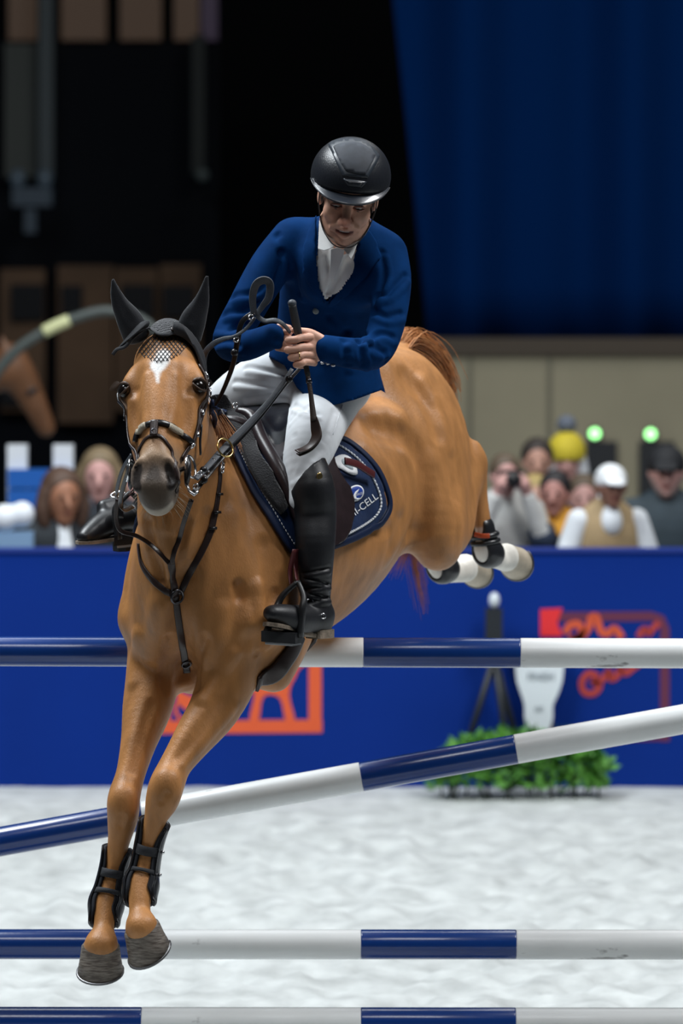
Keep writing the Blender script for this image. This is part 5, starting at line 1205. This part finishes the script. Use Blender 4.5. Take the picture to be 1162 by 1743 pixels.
for k in range(1500):
    cx_ = rng.uniform(-.44, .44); hgt = .28*math.sqrt(max(.05, 1-(cx_/.5)**2)); z = rng.uniform(.0, 1)**.7*hgt+.02; y = 22.55+rng.uniform(-.17, .17)*math.sqrt(max(0, 1-(z/.36)**2))
    c = V(sb.location.x+cx_, y, z+.02); d = Vector(rng.normal(0, 1, 3)); d.z = abs(d.z)*.9; d.y -= .5; d.normalize(); s_ = d.cross(V(*rng.normal(0, 1, 3))).normalized(); L_ = rng.uniform(.045, .085); w_ = L_*.26; k0 = len(lv_); n = d.cross(s_)
    lv_ += [c, c+d*L_*.45+s_*w_+n*.006, c+d*L_, c+d*L_*.45-s_*w_+n*.006, c+d*L_*.5]; lf_ += [(k0, k0+1, k0+4), (k0+1, k0+2, k0+4), (k0+2, k0+3, k0+4), (k0+3, k0, k0+4)]
tag(obj('foliage', lv_, lf_, m_lf, sb, smooth=False), kind='stuff')
mb = MB()
for k in range(24):
    x = sb.location.x+rng.uniform(-.40, .40); y = 22.55+rng.uniform(-.1, .1); mb.tube([V(x, y, -.01), V(x+rng.normal(0, .03), y, .12), V(x+rng.normal(0, .06), y, .24)], [.006, .005, .002], 5)
tag(mb.build('stems', mat('dark_stem', (.02, .03, .012), .7), sb), kind='stuff')
# ------------------------------------------------------------------ hall behind
def wallbox(name, x0, x1, y0, y1, Y, th, m, kind='structure', parent=None, base=False):
    a, b = P(x0, y0, Y), P(x1, y1, Y); z1 = 0. if base else b.z
    mb = MB(); mb.box(((a.x+b.x)/2, Y+th/2, (a.z+z1)/2), abs(b.x-a.x), th, abs(a.z-z1)); o = mb.build(name, m, parent, smooth=False)
    if parent is None: tag(o, kind=kind)
    return o
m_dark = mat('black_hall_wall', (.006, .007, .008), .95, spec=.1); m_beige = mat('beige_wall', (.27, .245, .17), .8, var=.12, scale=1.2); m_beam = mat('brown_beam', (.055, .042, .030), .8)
m_door = mat('dark_doorway', (.012, .014, .018), .7)
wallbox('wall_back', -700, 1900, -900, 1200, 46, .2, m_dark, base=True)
wr = wallbox('wall_right', 660, 1700, 604, 1200, 31, .2, m_beige, base=True)
tr = wallbox('trim_1', 640, 1700, 576, 604, 30.95, .28, m_beam)
for i, x in enumerate((705, 800, 935, 1180)): wallbox('wall_seam', x-4, x+4, 608, 1000, 30.985, .02, mat('seam_%d' % i, (.15, .14, .10), .8), parent=wr)
for i, (x0, x1) in enumerate(((998, 1050), (1088, 1148))):
    d = wallbox('doorway_slab_%d' % (i+1), x0, x1, 752, 1000, 30.94, .07, m_door, base=True)  # slab on the wall whose dark colour stands in for the doorway opening
m_grn = mat('green_lamp_glass', (.1, .6, .15), .4, emit=((.36, 1.0, .34), 3.2))
for x, y in ((1012, 738), (1107, 739)):
    g = empty('exit_lamp', P(x, y, 30.95), 'round green lamp above the doorway behind the %s spectator' % ('white-capped' if x < 1050 else 'black-capped'), 'lamp', 'green lamps over the doorways')
    MB().blob(P(x, y, 30.95), .036, .02, .036).build('glass', m_grn, g); MB().tube([P(x, y, 30.95), P(x, y, 31.0)], .046, 20).build('rim', m_tb, g)
# blue curtain with folds
cu = []; cf_ = []; NX, NZ = 120, 14
zt, zb_ = 7.4, P(0, 577, 31.6).z
for j in range(NZ+1):
    f = j/NZ; z = zb_+(zt-zb_)*f; xl = P(726-112*f-40*f*f, 0, 31.6).x
    for i in range(NX+1):
        x = xl+(P(1750, 0, 31.6).x-xl)*i/NX; cu.append(V(x, 31.6+.10*math.sin(x*5.2)+.05*math.sin(x*11+1.3)-.04*math.sin(x*2.1), z))
for j in range(NZ):
    for i in range(NX): k = j*(NX+1)+i; cf_.append((k, k+1, k+NX+2, k+NX+1))
cur = obj('curtain', cu, cf_, mat('dark_blue_curtain', (.0005, .015, .075), .95, spec=.02)); tag(cur, 'huge dark blue curtain hanging above the beige wall', 'curtain'); cm = cur.modifiers.new('cloth', 'SOLIDIFY'); cm.thickness = .02
# dark grandstand at the left
m_std = mat('dark_stand', (.008, .010, .014), .9, spec=.1); m_brn = mat('brown_panel', (.16, .095, .055), .8, var=.4, scale=1.); m_bwin = mat('dark_pane', (.003, .004, .007), .25)
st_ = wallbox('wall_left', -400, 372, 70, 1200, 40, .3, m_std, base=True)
m_win = mat('lit_pane', (.05, .03, .02), .4, emit=((.50, .27, .13), .05)); m_win2 = mat('lit_pane_purple', (.04, .03, .05), .4, emit=((.30, .14, .40), .03))
for x0, x1, mm in ((14, 62, m_win), (104, 180, m_win), (204, 274, m_win), (296, 338, m_win), (342, 370, m_win2)): wallbox('window_pane', x0, x1, -60, 68, 39.9, .1, mm, parent=st_)
m_pl = mat('grey_pillar', (.075, .085, .080), .8); m_pl2 = mat('blue_grey_pillar', (.085, .105, .115), .8); m_pl3 = mat('darker_pillar', (.030, .036, .036), .8)  # third one, for the narrow pillar, is darker than the others
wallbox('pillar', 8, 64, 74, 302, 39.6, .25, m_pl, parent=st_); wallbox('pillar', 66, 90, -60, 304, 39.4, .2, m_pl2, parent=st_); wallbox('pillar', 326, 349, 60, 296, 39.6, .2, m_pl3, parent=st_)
for x0, x1, y0, y1 in ((0, 76, 458, 700), (98, 192, 452, 720), (196, 268, 456, 700), (272, 342, 450, 700)): wallbox('panel', x0, x1, y0, y1, 39.7, .2, m_brn, parent=st_)
for x0, x1, y0, y1 in ((18, 74, 484, 545), (104, 140, 486, 540), (206, 262, 484, 540), (276, 330, 486, 540), (0, 40, 600, 690), (240, 300, 600, 690)): wallbox('window_pane', x0, x1, y0, y1, 39.6, .08, m_bwin, parent=st_)
pj = empty('spotlight', P(58, 335, 38.9), 'pale blue-grey spotlight unit under the grey pillar', 'spotlight'); m_pj = mat('pale_housing', (.045, .075, .11), .5)
mb = MB(); mb.box(P(56, 335, 38.9), .34, .25, .16); mb.build('housing', m_pj, pj, smooth=False)
mb = MB()
for x in (30, 76): mb.blob(P(x, 305, 38.9), .07, .07, .09)
mb.builds('lens', mat('pale_lens', (.12, .17, .22), .3), pj)
mb = MB(); mb.box(P(52, 375, 38.9), .10, .1, .22); mb.build('bracket', m_pj, pj, smooth=False); MB().tube([P(70, 335, 38.9), P(78, 300, 39.42)], .04, 8).build('wall_arm', m_tb, pj)
lb_ = empty('wall_lamp', P(344, 298, 39.3), 'dim round lamp at the foot of the narrow pillar', 'lamp'); MB().blob(P(344, 298, 39.3), .06, .06, .06).build('globe', mat('dim_globe', (.10, .13, .13), .4), lb_); MB().tube([P(344, 298, 39.3), P(340, 290, 39.6)], .02, 8).build('bracket', m_tb, lb_)
# ------------------------------------------------------------------ spectators behind the barrier
def mk(name, col, rough=.75): return bpy.data.materials.get(name) or mat(name, col, rough, var=.15, scale=12)
def crop(f_, o): return o
def person(px, py, Y, label, top, skin, hair=None, cap=None, arms='down', lean=0., trousers=(.02, .022, .03), turn=0., extra=None, sc=1., hairlong=False, vest=None, sleeves=None, beanie=None, beard=None, nk=.17):
    """standing figure whose head centre is seen at the pixel"""
    h = P(px, py, Y); g = empty('person', (h.x, Y, 0), label, 'person', 'spectators behind the barrier')
    X = V(math.cos(turn), math.sin(turn), 0); F_ = V(math.sin(turn), -math.cos(turn), 0); U = V(0, 0, 1); s = sc*1.06
    sh = h-U*nk*s-F_*(.05+lean*.25)+X*0; hip = V(h.x, Y, 0)+U*max(.8, sh.z-.52*s)-F_*(.10+lean*.4)
    lo = np.array((h.x-.48, Y-.5, -.02)); hi = np.array((h.x+.48, Y+.5, h.z+.24)); vox = .013
    def L(n, c, r=.75): return mk('spectator_'+n, c, r)
    e = {}
    for sd in (1, -1):
        s0 = sh+X*.17*s*sd-U*.02
        if arms == 'down': e[sd] = [s0, s0+X*.05*sd-U*.28*s, s0+X*.03*sd-U*.50*s+F_*.10]
        elif arms == 'rail': e[sd] = [s0, s0+X*.08*sd-U*.26*s+F_*.02, s0-X*.02*sd-U*.34*s+F_*.26]
        elif arms == 'camera': e[sd] = [s0, s0+X*.04*sd-U*.20*s+F_*.14, h+X*.07*sd-U*.05+F_*.19]
    # clothes
    f = Field(lo, hi, vox)
    f.chain([(hip, .16*s, .11*s, X), (hip.lerp(sh, .4), .165*s, .12*s, X), (hip.lerp(sh, .8), .19*s, .125*s, X), (sh+U*.0, .165*s, .09*s, X), (sh+U*.06, .08*s, .07*s, X)], k=.02)
    if not sleeves:
        for sd in (1, -1): f.chain([(e[sd][0], .068*s), (e[sd][1], .056*s), (e[sd][1].lerp(e[sd][2], .85), .046*s)], k=.04)
    v, F = f.mesh(2); tp_ = obj('top' if not vest else 'vest', v, F, L(top[0], top[1]), g)
    if sleeves:
        f = Field(lo, hi, vox)
        for sd in (1, -1): f.chain([(e[sd][0], .070*s), (e[sd][1], .060*s), (e[sd][1].lerp(e[sd][2], .88), .048*s)], k=.03)
        f.chain([(sh+U*.02, .09*s, .08*s, X), (sh+U*.085, .065*s, .065*s, X)], k=.02); f.ell(sh-U*.02+F_*.075, (.06, .06, .08), k=.02)
        v, F = f.mesh(2); obj('shirt', v, F, L(sleeves[0], sleeves[1]), g)
    f = Field(lo, hi, vox)
    for sd in (1, -1): f.chain([(hip+X*.08*sd, .095*s), (V(h.x, Y, .48)+X*.10*sd-F_*.05, .07*s), (V(h.x, Y, .08)+X*.11*sd-F_*.05, .05*s)], k=.03)
    f.chain([(V(h.x, Y, .05)+X*.11-F_*.04, .05), (V(h.x, Y, .045)+X*.12+F_*.12, .042)], k=.02); f.chain([(V(h.x, Y, .05)-X*.11-F_*.04, .05), (V(h.x, Y, .045)-X*.12+F_*.12, .042)], k=.02)
    v, F = f.mesh(2); obj('trousers', v, F, L('trousers_%.3f' % trousers[0], trousers), g)
    # head, neck and hands
    f = Field(lo, hi, .0105); M = Matrix((X, F_, U)).transposed()
    f.ell(h+U*.02*s-F_*.01, (.076*s, .096*s, .10*s), M, .02); f.chain([(h-U*.02*s+F_*.02, .06*s), (h-U*.085*s+F_*.045, .036*s)], k=.03)
    f.chain([(h+U*.0+F_*.09*s, .012), (h-U*.03*s+F_*.105*s, .016)], k=.015)
    for sd in (1, -1): f.ell(h+X*.078*s*sd, (.014, .02, .03), M, .012)
    f.chain([(h-U*.06*s-F_*.02, .052*s), (sh+U*.04, .055*s)], k=.02); f.chain([(sh, .06), (hip, .07)], k=.02)
    for sd in (1, -1):
        f.chain([(e[sd][0], .035), (e[sd][1], .032), (e[sd][2], .03)], k=.02)
        dd = (e[sd][2]-e[sd][1]).normalized(); f.ell(e[sd][2]+dd*.03, (.038, .05, .038), M, .02)
        for q in range(4): a = e[sd][2]+dd*.05+X*(.012*(q-1.5)); f.chain([(a, .011), (a+dd*.045-U*.01, .010), (a+dd*.055-U*.035, .009)], k=.006)
        f.chain([(e[sd][2]-X*.02*sd+dd*.02, .012), (e[sd][2]-X*.045*sd+dd*.05, .010)], k=.01)
    v, F = f.mesh(2); b = obj('body', v, F, L('skin_%.2f' % skin[0], skin, .55), g)
    fm = L('mouth', (.20, .06, .05)); fe = L('dark_eyes', (.02, .015, .012), .3)
    for sd in (1, -1): MB().blob(h+X*.030*s*sd+F_*.088*s+U*.012*s, .012, .008, .008, M, 8, 6).build('eye', fe, g)
    MB().blob(h-U*.058*s+F_*.086*s, .024, .008, .006, M, 10, 6).build('mouth', fm, g)
    if hair:
        f = Field(lo, hi, .0105); f.ell(h+U*.035*s-F_*.022, (.090*s, .102*s, .104*s), M, .02); f.ell(h-U*.035*s+F_*.085, (.074*s, .075*s, .10*s), M, .03, 'sub')
        if hairlong:
            for sd in (1, -1): f.chain([(h+X*.075*s*sd+U*.02, .035*s), (h+X*.088*s*sd-U*.06, .035*s), (h+X*.08*s*sd-U*.13, .028*s)], k=.03)
            f.chain([(h-F_*.08, .07*s), (h-F_*.09-U*.11, .06*s)], k=.03)
        v, F = f.mesh(2); obj('hair', v, F, L(hair[0], hair[1], .6), g)
    if cap:
        f = Field(lo, hi, .0105); f.ell(h+U*.045*s-F_*.012, (.092*s, .108*s, .092*s), M, .02); f.ell(h-U*.09*s+F_*.03, (.15*s, .17*s, .11*s), M, .01, 'sub')
        f.chain([(h+U*.04*s+F_*.08*s, .062*s, .012, X), (h+U*.025*s+F_*.145*s, .055*s, .010, X)], k=.015); v, F = f.mesh(2); obj('cap', v, F, L(cap[0], cap[1]), g)
    if beanie:
        f = Field(lo, hi, .0105); f.ell(h+U*.055*s, (.105*s, .115*s, .115*s), M, .02); f.ell(h-U*.09*s+F_*.03, (.16*s, .18*s, .11*s), M, .01, 'sub'); v, F = f.mesh(2); be = obj('beanie', v, F, L(beanie[0], beanie[1]), g)
        MB().blob(h+U*.205*s, .058, .058, .055).build('pompom', L('pompom', (.12, .14, .18)), be)
    if beard:
        f = Field(lo, hi, .0105); f.chain([(h-X*.06*s-U*.03+F_*.02, .024), (h-U*.088*s+F_*.05, .036), (h+X*.06*s-U*.03+F_*.02, .024)], k=.02); v, F = f.mesh(2); obj('beard', v, F, L('beard', beard), g)
    if extra: extra(g, h, sh, e, X, F_, U, s, L)
    return g
def camera_extra(g, h, sh, e, X, F_, U, s, L):
    r = empty('camera', h+F_*.16+U*.0, 'black photo camera held up by the spectator in the white and navy sweater', 'camera')
    mb = MB(); mb.box(h+F_*.15-U*.0, .13, .06, .09); mb.build('camera_body', L('camera_black', (.006, .006, .007), .4), r, smooth=False)
    MB().tube([h+F_*.16, h+F_*.24, h+F_*.25], [.038, .040, .036], 16).build('lens', L('camera_black', (.006, .006, .007), .4), r)
    for sd in (1, -1): MB().tube([e[sd][0].lerp(e[sd][1], .55), e[sd][1], e[sd][1].lerp(e[sd][2], .25)], [.078, .074, .068], 14, sub=3).build('sleeve_band', L('navy_band', (.006, .016, .04)), g)
person(860, 812, 23.75, 'spectator in a white and navy sweater holding up a camera', ('cream_knit', (.58, .58, .56)), (.55, .30, .27), ('brown_hair', (.10, .07, .045)), arms='camera', extra=camera_extra, turn=.15, sc=.88)
person(1040, 830, 23.55, 'spectator in a white cap, beige vest and white shirt leaning on the barrier', ('beige_vest', (.42, .30, .16)), (.24, .11, .075), None, ('white_cap', (.82, .84, .86)), 'rail', .1, sc=.87, vest=True, sleeves=('white_shirt', (.78, .82, .86)), turn=.2)
person(1134, 806, 24.2, 'bearded spectator in a dark padded jacket and black cap', ('slate_jacket', (.030, .048, .062)), (.52, .29, .26), None, ('black_cap', (.008, .009, .012)), 'down', turn=-.1, beard=(.22, .16, .15), sc=1.08)
person(944, 842, 24.02, 'dark-haired spectator in a yellow and black jacket', ('yellow_jacket', (.72, .34, .03)), (.42, .20, .17), ('black_hair', (.012, .010, .012)), arms='down', turn=-.2, sc=.92, extra=lambda g, h, sh, e, X, F_, U, s, L: MB().blob(sh-U*.20+F_*.10, .075, .07, .17).build('black_front', L('black_front', (.008, .008, .009)), g))
person(912, 852, 24.52, 'fair-haired spectator between the camera user and the yellow jacket', ('ochre_coat', (.55, .27, .05)), (.50, .27, .20), ('fair_hair', (.38, .28, .10)), arms='down', turn=.1)
person(914, 788, 25.6, 'spectator in a navy coat standing behind the camera user', ('navy_coat', (.012, .022, .07)), (.50, .27, .23), ('dark_brown_hair', (.03, .022, .018)), arms='down', sc=1.0)
person(964, 786, 26.1, 'spectator in a yellow beanie with a grey pompom', ('pale_blue_coat', (.30, .36, .48)), (.55, .36, .30), ('white_hair', (.62, .64, .68)), arms='down', beanie=('yellow_knit', (.60, .48, .03)), hairlong=True)
person(993, 850, 25.05, 'spectator half hidden behind the white cap wearer', ('dark_coat', (.02, .022, .03)), (.52, .28, .24), ('brown_hair', (.10, .07, .045)), arms='down')
person(106, 848, 23.7, 'brown-haired spectator in a dark jacket and white shirt at the barrier', ('charcoal_jacket', (.014, .020, .026)), (.36, .16, .09), ('auburn_hair', (.085, .045, .028)), arms='rail', lean=.12, sc=1.16, turn=.35, hairlong=True, nk=.14, extra=lambda g, h, sh, e, X, F_, U, s, L: MB().tube([sh+U*.02+F_*.075, sh-U*.16+F_*.125, sh-U*.38+F_*.12], [.05, .055, .055], 14, sub=3).build('shirt_front', L('white_shirt', (.78, .82, .86)), g))
person(170, 812, 24.1, 'light-brown-haired spectator in a dark coat and grey scarf', ('dark_blue_coat', (.012, .018, .028)), (.62, .34, .31), ('light_brown_hair', (.20, .145, .08)), arms='down', sc=1.12, hairlong=True, nk=.16, extra=lambda g, h, sh, e, X, F_, U, s, L: MB().ring(sh+U*.07, (0, -.2, 1), .08, .035, 20, 10).build('scarf', L('grey_scarf', (.13, .12, .14)), g))
person(228, 838, 24.75, 'spectator in a pale pink coat behind the neck of the jumping horse', ('pink_coat', (.62, .44, .50)), (.52, .28, .24), ('brown_hair', (.10, .07, .045)), arms='down')
# blue jump wing with white posts
wg = empty('jump_wing', V(P(70, 900, 25.2).x, 25.2, 0), 'blue jump wing with white posts standing behind the spectators', 'jump wing')
m_wb = mat('bright_blue_board', (.012, .12, .48), .5); m_wp = mat('white_post_paint', (.80, .84, .88), .5)
for x in (30, 108):
    t_ = P(x, 757, 25.2); mb = MB(); mb.box((t_.x, 25.2, t_.z/2), .11, .10, t_.z); mb.build('post', m_wp, wg, smooth=False)
for y0, y1 in ((798, 830), (833, 865), (868, 900)):
    a, b = P(14, y0, 25.14), P(124, y1, 25.14); mb = MB(); mb.box(((a.x+b.x)/2, 25.12, (a.z+b.z)/2), abs(b.x-a.x), .05, abs(a.z-b.z)); mb.build('board', m_wb, wg, smooth=False)
bg = empty('tote_bag', V(P(24, 900, 23.4).x, 23.4, 0), 'white and pale blue bag at the barrier beside the brown-haired spectator', 'bag')
f = Field(np.array(P(24, 885, 23.35))-.22, np.array(P(24, 885, 23.35))+.22, .011); f.ell(P(8, 882, 23.35), (.07, .07, .075), k=.03); f.ell(P(38, 876, 23.35), (.065, .065, .07), k=.03); v, F = f.mesh(2); obj('bundle', v, F, m_wp, bg)
a = P(24, 905, 23.35); mb = MB(); mb.box((a.x, 23.35, (a.z)/2), .2, .12, a.z); mb.build('bag_side', mat('pale_blue_cloth', (.22, .36, .55), .7), bg, smooth=False)
# dark bay horse waiting behind, with a hoop whose bright stretch is painted
oh = empty('horse', V(-2.6, 27, 0), 'dark bay horse standing in the shade behind the spectators', 'horse'); Yh = 27.
f = Field((-4.1, 26.4, -.02), (-1.62, 27.6, 2.45), .017)
hp_ = lambda x, y, Y=Yh: P(x, y, Y)
f.chain([(hp_(18, 612), .10, .11), (hp_(38, 648), .10, .10), (hp_(60, 690), .075, .08), (hp_(78, 728), .058, .06)], k=.03)
f.chain([(hp_(14, 625), .12, .09), (hp_(-60, 660), .17, .11), (hp_(-150, 760), .24, .15)], k=.06)
f.chain([(V(-2.75, Yh, 1.25), .30, .24), (V(-3.2, Yh, 1.18), .31, .28), (V(-3.7, Yh, 1.25), .30, .27)], k=.06)
for x, y in ((-2.72, -.13), (-2.62, .13), (-3.75, -.14), (-3.68, .14)): f.chain([(V(x, Yh+y, 1.0), .12), (V(x+.02, Yh+y, .55), .06), (V(x, Yh+y, .25), .04), (V(x+.02, Yh+y, .05), .06)], k=.04)
for d in (-.05, .05): f.chain([(hp_(10, 600, Yh+d), .035), (hp_(4, 572, Yh+d), .012)], k=.02)
v, F = f.mesh(2); ob_px = CX+v[:, 0]*FPX/v[:, 1]
obj('horse_body', v, F, mat('bay_coat', (.15, .065, .028), .5, var=.3, scale=6), oh)
mb = MB(); strap(mb, bvh(v, F), [hp_(46, 672, Yh-.12), hp_(60, 662, Yh-.06)], .03, .01); mb.build('noseband', m_leath2, oh)
hoop = empty('arched_hoop', V(P(20, 600, 26.4).x, 26.4, 0), 'grey arched hoop with a lit stretch painted pale yellow above the dark bay horse', 'hoop')
arc = [V(P(-60, 700, 26.4).x, 26.4, .02), P(-50, 760, 26.4), P(-20, 660, 26.4), P(20, 604, 26.4), P(66, 570, 26.4), P(124, 543, 26.4), P(190, 530, 26.4), P(260, 560, 26.4), P(300, 660, 26.4), V(P(310, 700, 26.4).x, 26.4, .02)]
MB().tube(arc, .032, 10, sub=6).build('hoop_tube', mat('grey_green_tube', (.07, .085, .08), .5), hoop)
MB().tube([P(74, 565, 26.39), P(96, 554, 26.39), P(118, 545, 26.39)], .036, 12, sub=3).build('painted_lit_stretch', mat('painted_lit_yellow', (.72, .74, .40), .3), hoop)  # bright lit stretch of the hoop, put into a pale yellow colour
